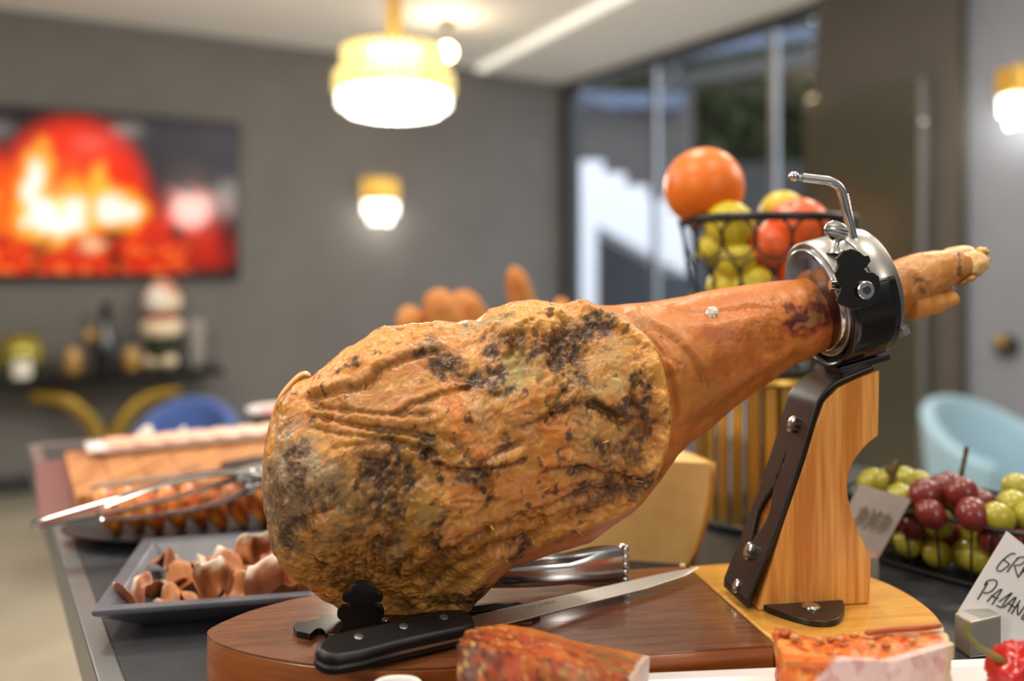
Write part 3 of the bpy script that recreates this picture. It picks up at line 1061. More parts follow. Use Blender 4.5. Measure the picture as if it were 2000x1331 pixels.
m.add(vv, fs)
m.build('strap', MAT['strap_metal'], stand, smooth=180, solid=0.004, label='dark bent metal strap with a leaf slot')


def strap_pt(px, py, vmid=0.0):
    return HP(px, py, vmid)


for (x, y, r_, ln) in ((1572, 838, 0.0075, 0.012), (1487, 1086, 0.0075, 0.012), (1456, 1152, 0.006, 0.008)):
    p = strap_pt(x, y, 0.0)
    dr_ = (-BU * 0.93 + UPZ * 0.35).normalized()
    b_ = MB().cyl(p + BU * 0.006, p + dr_ * ln, r_ * 0.85, 20).build('strap_bolt', MAT['black_metal'], stand, smooth=50)
    MB().tube([p + dr_ * (ln - 0.001), p + dr_ * (ln + 0.002), p + dr_ * (ln + 0.0035)], [r_, r_, r_ * 0.6], 20).build('bolt_head', MAT['chrome'], b_, smooth=50)
# foot flange with rivet
zf = ZB + 0.0004
fp = smooth_xy([PZ(x, y, ZB + 0.005) for x, y in [(1474, 1172), (1552, 1162), (1630, 1158), (1647, 1176), (1648, 1196), (1632, 1212), (1590, 1214), (1540, 1202), (1500, 1188)]], 5)
MB().prism([Vector((p.x, p.y, zf)) for p in fp], (0, 0, 0.005)).build('foot_flange', MAT['strap_metal'], stand, smooth=40, bevel=0.0008)
rv = PZ(1584, 1187, ZB + 0.005)
MB().lathe([(0.0085, 0), (0.008, 0.0015), (0.005, 0.003), (0.001, 0.0036)], rv, 20).build('rivet', MAT['chrome'], stand, smooth=180)

# steel ring clamp
TILT = math.radians(14)
AX = BU * math.cos(TILT) + UPZ * math.sin(TILT)
N1 = -BU * math.sin(TILT) + UPZ * math.cos(TILT)
RC = HP(1591, 586)
MR = Matrix(((-BV.x, N1.x, AX.x, RC.x), (-BV.y, N1.y, AX.y, RC.y), (-BV.z, N1.z, AX.z, RC.z), (0, 0, 0, 1)))


def RP(ax, ang, r):
    return MR @ Vector((r * math.cos(ang), r * math.sin(ang), ax))


def ring_prof(ri, ro, z0, z1, b=0.001):
    return [(ri, z0 + b), (ri + b, z0), (ro - b, z0), (ro, z0 + b), (ro, z1 - b), (ro - b, z1), (ri + b, z1), (ri, z1 - b), (ri, z0 + b)]


MB().lathe(ring_prof(0.0500, 0.0535, 0.0, 0.0292), (0, 0, 0), 72, MR).build('clamp_ring', MAT['brushed_steel'], stand, smooth=50)
MB().lathe(ring_prof(0.0502, 0.0538, 0.0302, 0.054), (0, 0, 0), 72, MR).build('clamp_ring', MAT['brushed_steel'], stand, smooth=50)
MB().lathe(ring_prof(0.0450, 0.0480, -0.003, 0.048), (0, 0, 0), 72, MR).build('inner_ring', MAT['chrome'], stand, smooth=50)
MB().lathe(ring_prof(0.0478, 0.0502, 0.004, 0.010), (0, 0, 0), 72, MR).build('ring_spacer', MAT['black_metal'], stand, smooth=50)
# black fork around the ring
RB = 0.0605
rows = []
for i in range(49):
    an = math.radians(12 - 204 * i / 48)
    c_ = 0.5 + 0.5 * math.cos(min(math.pi, abs(an + math.pi / 2) * 2))
    a0, a1 = -0.004 + 0.005 * (1 - c_), 0.044
    rows.append([RP(a0 + (a1 - a0) * j / 6, an, RB) for j in range(7)])
MB().grid(rows).build('fork_band', MAT['black_metal'], stand, smooth=180, solid=0.0035, label='black curved fork carrying the ring')
tre = [(1630, 590), (1640, 562), (1632, 546), (1628, 533), (1634, 517), (1632, 503), (1644, 490), (1659, 486), (1674, 491), (1684, 500), (1693, 499), (1697, 510), (1690, 520), (1684, 526), (1690, 532), (1702, 532), (1713, 540), (1715, 556), (1720, 580), (1700, 600), (1660, 606)]
vt = -RB - 0.001
MB().prism([HP(x, y, vt) for x, y in tre], BV * -0.0035).build('fork_crest', MAT['black_metal'], stand, smooth=30, bevel=0.0008, label='black cloud-shaped end plate of the fork')
MB().prism([HP(x, y, vt + 2 * RB + 0.006) for x, y in tre], BV * -0.0035).build('fork_crest', MAT['black_metal'], stand, smooth=30, bevel=0.0008)
sc = HP(1688, 567, vt - 0.0035)
s1 = MB().tube([sc + BV * 0.008, sc - BV * 0.003, sc - BV * 0.004], [0.0078, 0.0078, 0.0068], 24).build('pivot_screw', MAT['chrome'], stand, smooth=40)
MB().cyl(sc - BV * 0.0038, sc - BV * 0.0046, 0.0038, 6).build('hex_socket', pm('socket', C(60, 76, 90), 0.4, metal=0.8), s1)
# clamp screw that pokes through the ring's near side
p1 = HP(1634, 557, -0.052)
MB().cyl(p1 - BU * 0.006, p1 + BU * 0.006 - BV * 0.002, 0.0045, 14).build('side_screw', MAT['chrome'], stand, smooth=40)
p1 = HP(1648, 588, -0.056)
MB().cyl(p1 - BU * 0.004, p1 + BU * 0.004, 0.004, 12).build('side_screw', MAT['chrome'], stand, smooth=40)
# bent tightening rod and thread
vr = -0.022
MB().tube(spline([HP(x, y, vr) for x, y in [(1668, 470), (1656, 425), (1646, 385), (1638, 366), (1622, 355), (1595, 351), (1566, 347)]], 8), 0.0040, 14).build('bent_rod', MAT['chrome'], stand, smooth=60)
th = MB()
a_, b_ = HP(1666, 470, vr + 0.004), HP(1649, 380, vr + 0.004)
tp = [a_.lerp(b_, i / 40) for i in range(41)]
th.tube(tp, [0.0034 + 0.0006 * (i % 2) for i in range(41)], 12).build('threaded_bar', MAT['chrome'], stand, smooth=30)
MB().sphere(HP(1550, 345, vr), 0.0046).build('rod_ball', MAT['chrome'], stand, smooth=180)
MB().cyl(HP(1558, 347, vr), HP(1566, 347, vr), 0.0026, 12).build('rod_neck', MAT['chrome'], stand)
# wing nut
wn = HP(1633, 452, -0.036)
rows = []
for i in range(9):
    z_ = -1 + 2 * i / 8
    w_ = math.sqrt(max(0.02, 1 - z_ * z_))
    rows.append([wn + BU * (0.0115 * w_ * math.cos(t_)) + BV * (0.003 * w_ * math.sin(t_)) + (UPZ * 0.97 - BU * 0.2) * (0.0095 * z_) for t_ in np.linspace(0, 2 * math.pi, 21)])
w1 = MB().grid(rows).build('thumb_nut', MAT['chrome'], stand, smooth=180)
for dz in (-0.003, 0.0, 0.003):
    MB().cyl(wn - BU * 0.0095 - BV * 0.003 + UPZ * (dz + 0.002), wn + BU * 0.0095 - BV * 0.003 + UPZ * (dz - 0.002), 0.0007, 6).build('grip_rib', MAT['brushed_steel'], w1)
MB().tube([wn - UPZ * 0.008, wn - UPZ * 0.013 - BU * 0.001, wn - UPZ * 0.019 - BU * 0.001], [0.0035, 0.003, 0.008], 14).build('nut_stem', MAT['chrome'], w1, smooth=60)
# lower bolt
b1 = MB().cyl(HP(1748, 618, -0.045), HP(1762, 645, -0.045), 0.0032, 12).build('lower_bolt', MAT['chrome'], stand)
MB().cyl(HP(1760, 641, -0.045), HP(1767, 653, -0.045), 0.0058, 6).build('hex_head', MAT['steel_trim'], b1)
MB().box((0, 0, 0), (0.05, 0.03, 0.006), Matrix.Translation(RP(0.026, -math.pi / 2, RB + 0.005)) @ Matrix.Rotation(BANG, 4, 'Z') @ Matrix.Rotation(-TILT, 4, 'Y')).build('fork_seat', MAT['strap_metal'], stand, smooth=0, bevel=0.001)

# heel clamp under the ham
cr = [(365, 500), (398, 425), (368, 385), (368, 335), (398, 305), (448, 305), (455, 287), (428, 276), (404, 260), (404, 225), (440, 205), (470, 185), (500, 142), (555, 126), (610, 142), (640, 182), (665, 205), (692, 218), (695, 250), (680, 275), (642, 277), (634, 288), (660, 296), (690, 310), (706, 340), (700, 372), (684, 402), (700, 440), (702, 500)]
vcl = -0.029
cp = [HP(560 + 0.27 * x, 1100 + 0.27 * y + 3, vcl) for x, y in cr]
for p in (cp[0], cp[-1]):
    p.z = ZB + 0.001
cp = spline(cp, 3)
MB().prism(cp, BV * 0.005).build('heel_clamp', MAT['black_metal'], stand, smooth=30, bevel=0.0008, label='black cloud-shaped heel clamp')
pl = [(573, 1222), (578, 1231), (598, 1236), (606, 1238), (614, 1231), (622, 1227), (630, 1228), (637, 1236), (650, 1238), (665, 1238), (760, 1234), (850, 1224), (850, 1192), (760, 1196), (665, 1199), (650, 1198), (633, 1200), (625, 1208), (610, 1210), (597, 1214), (580, 1214)]
MB().prism([Vector((p.x, p.y, ZB + 0.0006)) for p in smooth_xy(on_top(pl, ZB + 0.006), 3)], (0, 0, 0.005)).build('base_plate', MAT['black_metal'], stand, smooth=30, bevel=0.0006)
pl = [(851, 1224), (905, 1216), (1040, 1199), (1056, 1190), (1050, 1182), (1030, 1181), (1010, 1175), (990, 1180), (975, 1177), (900, 1186), (851, 1192), (851, 1198), (900, 1195), (1008, 1186), (1011, 1189), (900, 1201), (851, 1208)]
MB().prism([Vector((p.x, p.y, ZB + 0.0006)) for p in on_top(pl, ZB + 0.006)], (0, 0, 0.005)).build('base_plate', MAT['black_metal'], stand, smooth=30, bevel=0.0006)
for (x, y) in ((752, 1213), (690, 1228)):
    MB().lathe([(0.004, 0), (0.003, 0.0016), (0.0005, 0.002)], PZ(x, y, ZB + 0.006), 12).build('plate_screw', MAT['chrome'], stand, smooth=180)

# ================================================================== the ham
top_c = [(511, 944), (513, 915), (520, 872), (531, 815), (548, 772), (575, 748), (612, 738), (650, 706), (700, 664), (740, 643), (800, 633), (850, 629), (890, 632), (930, 628), (962, 606), (1000, 589), (1040, 584), (1080, 591), (1120, 599), (1160, 599), (1200, 596), (1260, 592), (1320, 581), (1400, 567), (1480, 554), (1560, 544), (1630, 538), (1690, 525), (1750, 511), (1800, 494), (1840, 487), (1870, 489), (1890, 500), (1900, 520)]
bot_c = [(511, 950), (514, 990), (522, 1035), (534, 1075), (555, 1110), (590, 1142), (620, 1166), (660, 1190), (720, 1203), (790, 1212), (860, 1199), (905, 1187), (940, 1158), (970, 1124), (1000, 1099), (1050, 1086), (1090, 1072), (1140, 1056), (1190, 1022), (1240, 986), (1280, 941), (1310, 893), (1340, 866), (1380, 836), (1420, 802), (1480, 760), (1540, 717), (1590, 692), (1640, 668), (1700, 640), (1755, 617), (1790, 604), (1815, 588), (1835, 570), (1860, 556), (1885, 545), (1900, 524)]
wid = [(511, 0.0), (518, 0.016), (530, 0.028), (560, 0.044), (620, 0.058), (700, 0.068), (800, 0.076), (1000, 0.080), (1120, 0.078), (1220, 0.068), (1300, 0.056), (1400, 0.046), (1500, 0.039), (1600, 0.034), (1700, 0.030), (1780, 0.027), (1840, 0.023), (1880, 0.017), (1900, 0.0)]


def curve(pts, x):
    a_ = np.array(pts, float)
    xs = np.linspace(a_[0, 0], a_[-1, 0], 3000)
    ys = np.interp(xs, a_[:, 0], a_[:, 1])
    kk = 25
    w_ = np.hanning(kk); w_ /= w_.sum()
    pad = np.concatenate([np.full(kk // 2, ys[0]) + (ys[0] - ys[1:kk // 2 + 1][::-1]), ys, np.full(kk // 2, ys[-1])])
    sm = np.convolve(pad, w_, 'valid')
    bl = sstep(0, 40, xs - xs[0]) * sstep(0, 30, xs[-1] - xs)
    return np.interp(x, xs, sm * bl + ys * (1 - bl))


NX, NF, NB = 860, 430, 130
ss = np.linspace(0, 1, NX)
gx = 511.5 + (1899.5 - 511.5) * (ss + 0.0)
# crowd columns at both rounded ends
ss2 = ss - 0.035 * np.sin(2 * np.pi * np.clip(ss / 0.16, 0, 1)) / (2 * np.pi) * 1.0
e_ = 0.10
gx = np.where(ss < e_, 511.5 + 1388 * (e_ * (1 - np.cos(ss / e_ * np.pi / 2)) * 0.75), 0)
x_e = 511.5 + 1388 * e_ * 0.75
gx = np.where(ss >= e_, x_e + (1899.5 - x_e) * ((ss - e_) / (1 - e_)), gx)
tp, bt, ww = curve(top_c, gx), curve(bot_c, gx), np.interp(gx, *np.array(wid).T)
yc, hh = (tp + bt) / 2, np.maximum((bt - tp) / 2, 0.5)
th = np.concatenate([np.linspace(0, np.pi, NF, endpoint=False), np.linspace(np.pi, 2 * np.pi, NB, endpoint=False)])
NT = len(th)
TH, GX = np.meshgrid(th, gx)
YCm, HHm, WWm = yc[:, None], hh[:, None], ww[:, None]
ct_, st_ = np.cos(TH), np.sin(TH)
nexp = 2.25
tn = np.sign(ct_) * np.abs(ct_) ** (2 / nexp)            # +1 top, -1 bottom
fn = np.sign(st_) * np.abs(st_) ** (2 / nexp)            # +1 towards us
near_clamp = sstep(560, 640, GX) * (1 - sstep(820, 960, GX))
lowk = sstep(0.10, 0.95, -tn)
fn = fn * (1 - (0.22 + 0.52 * near_clamp) * lowk)
topk = sstep(0.35, 1.0, tn)
fn = fn * (1 - 0.18 * topk * (1 - sstep(1300, 1500, GX)))
PYm = YCm - HHm * tn
VO = 0.008
Aa = (GX - 1000) / F
Yp = (OV + VO) / (Aa * BV.x + BV.y)
X0 = Aa * Yp
Z0 = CZ - (PYm - HOR) / F * Yp
vd = -fn * WWm
PX3 = np.stack([X0 + BV.x * vd, Yp + BV.y * vd, Z0], -1)     # (NX,NT,3)


def normals(A):
    du = np.gradient(A, axis=0)
    ext = np.concatenate([A[:, -1:], A, A[:, :1]], 1)
    dv = (ext[:, 2:] - ext[:, :-2]) / 2
    n = np.cross(du, dv)
    n /= np.maximum(1e-9, np.linalg.norm(n, axis=2, keepdims=True))
    return n


NRM = normals(PX3)
cen = np.array([BO.x, BO.y, 0])
sgn = np.sign(np.sum(NRM[NX // 2, NF // 2] * np.array([0, -1, 0])))
NRM *= sgn
QX = (1000 + F * PX3[..., 0] / PX3[..., 1]).ravel()
QY = (HOR + F * (CZ - PX3[..., 2]) / PX3[..., 1]).ravel()
FR = sstep(-0.25, 0.15, fn).ravel()                         # 1 on the side facing us
PT = PX3.reshape(-1, 3)
nv_ = PT.shape[0]


def poly_dist(pts):
    """distance to a polyline and signed side (positive = right-hand side when walking along it, image rows down)"""
    best = np.full(nv_, 1e9)
    side = np.zeros(nv_)
    pr = np.zeros(nv_)
    a_ = np.array(pts, float)
    seg = np.hypot(*(a_[1:] - a_[:-1]).T)
    tot = seg.sum()
    acc = 0
    for i in range(len(a_) - 1):
        d_ = a_[i + 1] - a_[i]
        l2 = d_ @ d_
        t_ = np.clip(((QX - a_[i, 0]) * d_[0] + (QY - a_[i, 1]) * d_[1]) / l2, 0, 1)
        ex, ey = QX - a_[i, 0] - t_ * d_[0], QY - a_[i, 1] - t_ * d_[1]
        dd = np.hypot(ex, ey)
        s_ = np.sign(d_[0] * ey - d_[1] * ex)
        u_ = dd < best - 1e-9
        best = np.where(u_, dd, best)
        side = np.where(u_, s_, side)
        pr = np.where(u_, (acc + t_ * seg[i]) / tot, pr)
        acc += seg[i]
    return best, side, pr


def spl2(pts, n=6):
    return [(p.x, p.y) for p in spline([Vector((x, y, 0)) for x, y in pts], n)]


# noise coordinates on the surface (metres)
S = PT
n_big = fbm(S * 22, 3)
n_mid = fbm(S * 60 + 3, 4)
n_fine = fbm(S * 190 + 7, 3)
n_vf = fbm(S * 520 + 5, 2)
rot = np.array([[0.82, 0, 0.57], [0, 1, 0], [-0.57, 0, 0.82]])
Sr = (S @ rot.T) * np.array([28, 60, 120])
r_mid = ridged(Sr + 2, 4)
warp = np.stack([fbm(S * 35 + 50, 2), fbm(S * 35 + 80, 2), fbm(S * 35 + 110, 2)], 1)
wr = ridged(S * 40 + warp * 1.6, 3, 0.4)
QXw = QX + 16 * fbm(S * 75 + 21, 3)
QYw = QY + 16 * fbm(S * 75 + 33, 3)

LIP = spl2([(1118, 560), (1160, 601), (1214, 622), (1262, 662), (1287, 708), (1303, 760), (1309, 815), (1302, 868), (1283, 918), (1252, 962), (1214, 998), (1150, 1030), (1080, 1055), (1010, 1080), (962, 1120), (930, 1165), (905, 1210)], 3)
dl, sl, pl_ = poly_dist(LIP)
sdl = dl * sl                                    # walking down: left of path (our right) negative
if np.mean(sdl[(QX > 1450) & (FR > .9)]) < 0: sdl = -sdl
skin = sstep(-4, 10, sdl) * FR + (1 - FR)         # 1 = smooth skin, 0 = open meat face
face = 1 - skin
lipw = np.exp(-((sdl + 14 + 10 * n_big + 6 * n_mid) / 14.0) ** 2) * FR

disp = np.zeros(nv_)
mm_ = 0.001
foot = sstep(1700, 1760, QX)
# open face: rough, folded
disp += face * (3.6 * n_big + 1.5 * n_mid + 0.30 * n_fine + 0.05 * n_vf) * mm_
disp += face * (wr - 1.0) * 0.75 * mm_ * sstep(-0.3, 0.4, fbm(S * 15 + 71, 2))
disp += face * (r_mid - 1.0) * 0.35 * mm_ * (1 - sstep(1100, 1250, QX))
disp += skin * (0.9 * n_big + 0.35 * n_mid + 0.12 * n_fine) * mm_ * (1 + 0.8 * foot)
disp += lipw * (7.6 + 2.4 * n_mid) * mm_ * sstep(0.0, 0.06, pl_) * (1 - 0.75 * sstep(0.55, 0.72, pl_))
groove = np.exp(-((sdl - 12) / 8.0) ** 2) * FR
disp -= groove * 5.0 * mm_ * sstep(0.10, 0.18, pl_) * (1 - sstep(0.42, 0.6, pl_))
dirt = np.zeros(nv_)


def crease(pts, w, dep, ridge=0.0, jit=1.0, brown_amt=0.5):
    """sharp fold with a raised bank on one side"""
    global disp, dirt
    d_, s_, p_ = poly_dist(spl2(pts, 4))
    d_ = np.abs(d_ + jit * (4 * n_mid + 2.5 * n_fine))
    endk = sstep(0, 0.08, p_) * (1 - sstep(0.9, 1.0, p_)) * FR
    g = np.exp(-(d_ / w) ** 2) * endk
    disp -= g * dep * 1.35 * mm_
    if ridge:
        k_ = np.sign(ridge)
        b_ = np.exp(-((d_ * s_ * k_ + 0 - 1.6 * w) / (1.9 * w)) ** 2) * endk
        disp += b_ * abs(ridge) * mm_
    dirt = np.maximum(dirt, g * brown_amt)


def bumpf(x, y, rx, ry, h, ang=0.0):
    global disp
    ca, sa = math.cos(math.radians(ang)), math.sin(math.radians(ang))
    dx, dy = QXw - x, QYw - y
    d_ = ((dx * ca + dy * sa) / rx) ** 2 + ((-dx * sa + dy * ca) / ry) ** 2
    disp += np.exp(-d_) * h * 1.5 * mm_ * FR


# fat pad over the rump
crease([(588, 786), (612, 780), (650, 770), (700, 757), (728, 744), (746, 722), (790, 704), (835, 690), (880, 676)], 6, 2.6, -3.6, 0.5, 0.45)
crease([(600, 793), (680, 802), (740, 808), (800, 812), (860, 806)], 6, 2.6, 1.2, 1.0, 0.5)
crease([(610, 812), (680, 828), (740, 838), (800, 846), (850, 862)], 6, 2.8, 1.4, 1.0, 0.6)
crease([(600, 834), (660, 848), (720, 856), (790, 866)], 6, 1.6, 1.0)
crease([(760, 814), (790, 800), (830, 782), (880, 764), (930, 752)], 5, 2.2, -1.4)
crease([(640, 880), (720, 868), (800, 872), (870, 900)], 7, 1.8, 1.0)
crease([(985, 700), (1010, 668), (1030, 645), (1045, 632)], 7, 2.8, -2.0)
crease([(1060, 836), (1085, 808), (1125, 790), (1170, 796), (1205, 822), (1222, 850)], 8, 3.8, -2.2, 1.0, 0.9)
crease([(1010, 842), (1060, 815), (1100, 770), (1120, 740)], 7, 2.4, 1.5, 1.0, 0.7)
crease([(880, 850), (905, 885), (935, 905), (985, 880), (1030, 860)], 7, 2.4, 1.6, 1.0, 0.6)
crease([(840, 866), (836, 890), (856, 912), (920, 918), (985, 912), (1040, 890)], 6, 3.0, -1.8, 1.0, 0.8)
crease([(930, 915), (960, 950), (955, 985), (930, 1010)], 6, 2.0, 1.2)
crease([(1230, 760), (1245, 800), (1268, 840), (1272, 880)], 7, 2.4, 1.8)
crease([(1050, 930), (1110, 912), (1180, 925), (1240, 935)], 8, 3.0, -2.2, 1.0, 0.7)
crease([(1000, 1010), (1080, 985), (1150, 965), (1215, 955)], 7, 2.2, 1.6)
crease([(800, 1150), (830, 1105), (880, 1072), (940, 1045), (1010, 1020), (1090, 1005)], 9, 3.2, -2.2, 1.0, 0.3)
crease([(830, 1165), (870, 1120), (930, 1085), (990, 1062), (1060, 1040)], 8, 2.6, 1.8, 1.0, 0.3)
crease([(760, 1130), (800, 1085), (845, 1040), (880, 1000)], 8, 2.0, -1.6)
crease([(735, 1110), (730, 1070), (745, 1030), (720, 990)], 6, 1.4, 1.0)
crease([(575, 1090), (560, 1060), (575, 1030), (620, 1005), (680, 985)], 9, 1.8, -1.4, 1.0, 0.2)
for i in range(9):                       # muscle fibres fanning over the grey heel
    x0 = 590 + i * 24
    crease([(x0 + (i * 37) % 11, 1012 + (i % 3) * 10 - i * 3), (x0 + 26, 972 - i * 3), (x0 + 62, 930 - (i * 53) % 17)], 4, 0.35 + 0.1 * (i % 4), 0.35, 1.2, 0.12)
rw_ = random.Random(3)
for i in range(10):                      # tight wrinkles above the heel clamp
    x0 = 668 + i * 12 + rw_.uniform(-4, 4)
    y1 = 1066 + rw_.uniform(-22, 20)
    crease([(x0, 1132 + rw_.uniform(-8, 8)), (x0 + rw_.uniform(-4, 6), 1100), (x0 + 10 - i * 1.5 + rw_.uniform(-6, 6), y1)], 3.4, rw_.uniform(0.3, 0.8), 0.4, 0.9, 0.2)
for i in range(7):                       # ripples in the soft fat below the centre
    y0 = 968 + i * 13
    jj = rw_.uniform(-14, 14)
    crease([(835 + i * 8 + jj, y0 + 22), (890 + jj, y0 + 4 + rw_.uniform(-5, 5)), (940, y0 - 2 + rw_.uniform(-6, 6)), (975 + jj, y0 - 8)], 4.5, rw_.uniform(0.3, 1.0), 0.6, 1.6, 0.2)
bumpf(1040, 640, 70, 34, 6.0, -8)
bumpf(985, 640, 34, 28, 3.5)
bumpf(700, 712, 80, 26, 3.0, -25)
bumpf(1140, 870, 60, 40, 3.0)
bumpf(930, 790, 26, 60, 2.6, 5)
bumpf(1120, 690, 50, 34, -4.5, -20)
bumpf(900, 730, 40, 18, -3.0, 15)
bumpf(1000, 730, 34, 38, -2.5)
bumpf(760, 950, 45, 50, -2.5)
bumpf(1060, 770, 40, 24, 3.0)
bumpf(1220, 700, 40, 30, 2.5)
bumpf(1190, 980, 70, 24, 2.0, -25)
bumpf(640, 1060, 60, 40, 2.2)
bumpf(880, 960, 60, 30, 2.0)
# shank: tendon line, skin folds where it leaves the thigh
def sk_crease(*a_, **k_):
    crease(*a_, **k_)


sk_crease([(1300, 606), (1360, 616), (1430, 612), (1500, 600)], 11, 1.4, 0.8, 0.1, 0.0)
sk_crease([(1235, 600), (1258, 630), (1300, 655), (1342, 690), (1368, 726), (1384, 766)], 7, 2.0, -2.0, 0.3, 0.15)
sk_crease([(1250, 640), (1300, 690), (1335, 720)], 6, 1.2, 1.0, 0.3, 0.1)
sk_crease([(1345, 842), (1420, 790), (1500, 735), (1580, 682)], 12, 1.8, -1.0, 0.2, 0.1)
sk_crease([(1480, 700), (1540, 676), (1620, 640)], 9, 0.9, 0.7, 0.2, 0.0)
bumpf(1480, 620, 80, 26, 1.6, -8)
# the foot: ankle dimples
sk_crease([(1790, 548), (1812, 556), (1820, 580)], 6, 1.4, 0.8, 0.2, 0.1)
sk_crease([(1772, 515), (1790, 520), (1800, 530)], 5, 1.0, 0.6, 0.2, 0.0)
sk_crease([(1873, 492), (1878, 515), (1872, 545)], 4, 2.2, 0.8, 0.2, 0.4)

endk = (np.minimum(1, ww / 0.02)[:, None] * np.ones((1, NT))).ravel()
V3 = PT + NRM.reshape(-1, 3) * (disp * endk)[:, None]

# ---- colour of skin, fat, meat and mould (sRGB, turned linear at the end)
def RGB(*c): return np.array(c, float) / 255


colr = np.zeros((nv_, 3))
colr[:] = RGB(205, 148, 84)


def mixc(mask, c, s=1.0):
    global colr
    m_ = np.clip(mask * s, 0, 1)[:, None]
    colr = colr * (1 - m_) + RGB(*c) * m_


def area(x, y, rx, ry, ang=0.0, soft=0.5, rough=0.5):
    ca, sa = math.cos(math.radians(ang)), math.sin(math.radians(ang))
    dx, dy = QXw - x, QYw - y
    d_ = np.sqrt(((dx * ca + dy * sa) / rx) ** 2 + ((-dx * sa + dy * ca) / ry) ** 2)
    d_ = d_ + rough * (0.9 * n_mid + 0.55 * n_fine + 0.25 * n_vf)
    return (1 - sstep(1 - soft, 1 + soft, d_)) * FR


mixc(sstep(-0.1, 0.5, n_big), (208, 132, 66), 0.8)
mixc(sstep(0.05, 0.5, n_mid), (222, 166, 96), 0.8)
mixc(sstep(0.05, 0.55, fbm(S * 45 + 91, 3)), (212, 152, 116), 0.75)
mixc(sstep(0.1, 0.6, fbm(S * 50 + 151, 3)), (186, 138, 60), 0.7)
mixc(sstep(0.15, 0.6, fbm(S * 80 + 201, 3)), (190, 104, 48), 0.6)
# broad zones
mixc(area(700, 705, 125, 42, -27, 0.6), (232, 168, 92), 0.75)
mixc(area(780, 720, 90, 26, -12, 0.6), (214, 150, 104), 0.5)
mixc(area(1040, 622, 90, 34, 6, 0.5), (228, 176, 96), 0.75)
mixc(area(900, 650, 90, 20, 0, 0.6), (218, 160, 92), 0.6)
mixc(area(760, 790, 110, 34, 8, 0.6), (204, 152, 108), 0.6)
mixc(area(905, 800, 30, 75, 4, 0.5), (222, 140, 78), 0.8)
mixc(area(935, 800, 26, 44, 0, 0.6), (196, 164, 132), 0.6)
mixc(area(860, 870, 60, 22, 10, 0.6), (150, 118, 62), 0.6)
mixc(area(790, 960, 75, 95, 0, 0.6), (148, 114, 50), 0.75)
mixc(area(720, 1100, 120, 60, 0, 0.7), (166, 120, 52), 0.6)
mixc(area(960, 1085, 150, 38, -22, 0.6), (152, 114, 44), 0.55)
mixc(area(860, 1160, 80, 30, -10, 0.6), (186, 148, 84), 0.55)
mixc(area(600, 1075, 60, 55, 0, 0.6), (190, 138, 66), 0.6)
mixc(area(650, 1010, 80, 40, -30, 0.6), (208, 142, 84), 0.5)
mixc(area(905, 960, 80, 40, 0, 0.6), (222, 150, 86), 0.7)
mixc(area(960, 1000, 80, 24, -15, 0.6), (216, 164, 92), 0.5)
mixc(area(1050, 960, 120, 30, -8, 0.6), (214, 146, 84), 0.6)
mixc(area(1140, 730, 70, 70, 0, 0.6), (178, 142, 76), 0.6)
mixc(area(1085, 860, 26, 44, 10, 0.5), (220, 136, 64), 0.8)
mixc(area(1180, 860, 70, 60, 0, 0.6), (162, 132, 84), 0.65)
# grey mould on the rump
mixc(area(556, 960, 46, 110, 8, 0.5, 0.7), (172, 164, 164), 0.9)
mixc(area(640, 950, 90, 46, -32, 0.5, 0.8), (152, 138, 116), 0.65)
mixc(area(610, 920, 40, 60, 0, 0.5, 0.8), (190, 182, 178), 0.65)
mixc(area(690, 985, 90, 26, -38, 0.6, 0.8), (128, 112, 84), 0.6)
mixc(area(560, 1010, 44, 60, 0, 0.5, 0.9), (112, 92, 76), 0.6)
mixc(area(535, 985, 18, 70, -4, 0.5, 0.7), (120, 92, 80), 0.6)
# sage patches
mixc(area(998, 728, 32, 42, 10, 0.4, 0.5), (176, 164, 118), 0.9)
mixc(area(1042, 722, 26, 34, 20, 0.4, 0.5), (170, 154, 112), 0.7)
mixc(area(1190, 688, 34, 34, 0, 0.4, 0.5), (182, 152, 104), 0.7)
mixc(area(1200, 752, 36, 14, 0, 0.5, 0.6), (190, 178, 138), 0.6)
mixc(area(770, 1080, 26, 30, 0, 0.5, 0.9), (150, 128, 104), 0.7)
mixc(area(845, 1000, 40, 40, 0, 0.5, 0.9), (160, 144, 100), 0.55)
mixc(area(960, 632, 60, 10, -14, 0.5, 0.5), (150, 138, 104), 0.6)
# yellow lip of the skin around the meat
mixc(lipw * sstep(0.03, 0.1, pl_), (230, 174, 98), 0.9)
# skin of shank and underside
sk = skin * FR
mixc(sk, (206, 130, 62), 1.0)
mixc(1 - FR, (188, 112, 56), 1.0)
mixc(sk * sstep(-0.1, 0.5, n_big), (206, 132, 70), 0.6)
mixc(sk * sstep(0.0, 0.5, fbm(S * 40 + 301, 3)), (194, 106, 46), 0.6)
mixc(sk * sstep(0.1, 0.6, fbm(S * 70 + 351, 3)), (160, 84, 36), 0.35)
mixc(sk * (1 - sstep(600, 680, QY + (QX - 1300) * 0.14)) * (QX > 1180), (210, 128, 60), 0.5)
mixc(sk * area(1370, 770, 60, 60, 0, 0.6), (176, 118, 62), 0.7)
mixc(sk * area(1300, 650, 60, 30, 40, 0.6), (214, 150, 108), 0.6)
mixc(sk * area(1245, 625, 18, 44, 55, 0.5), (226, 186, 160), 0.5)
mixc(sk * area(1440, 700, 70, 24, -28, 0.6), (150, 78, 34), 0.5)
mixc(sk * area(1410, 655, 40, 14, 0, 0.6), (160, 74, 36), 0.5)
mixc(sk * area(1280, 690, 10, 40, -18, 0.5), (150, 120, 74), 0.8)
mixc(sk * area(1295, 740, 12, 22, 0, 0.5), (140, 104, 56), 0.7)
mixc(sk * area(1575, 622, 54, 26, -22, 0.6, 0.5), (120, 44, 36), 0.85)
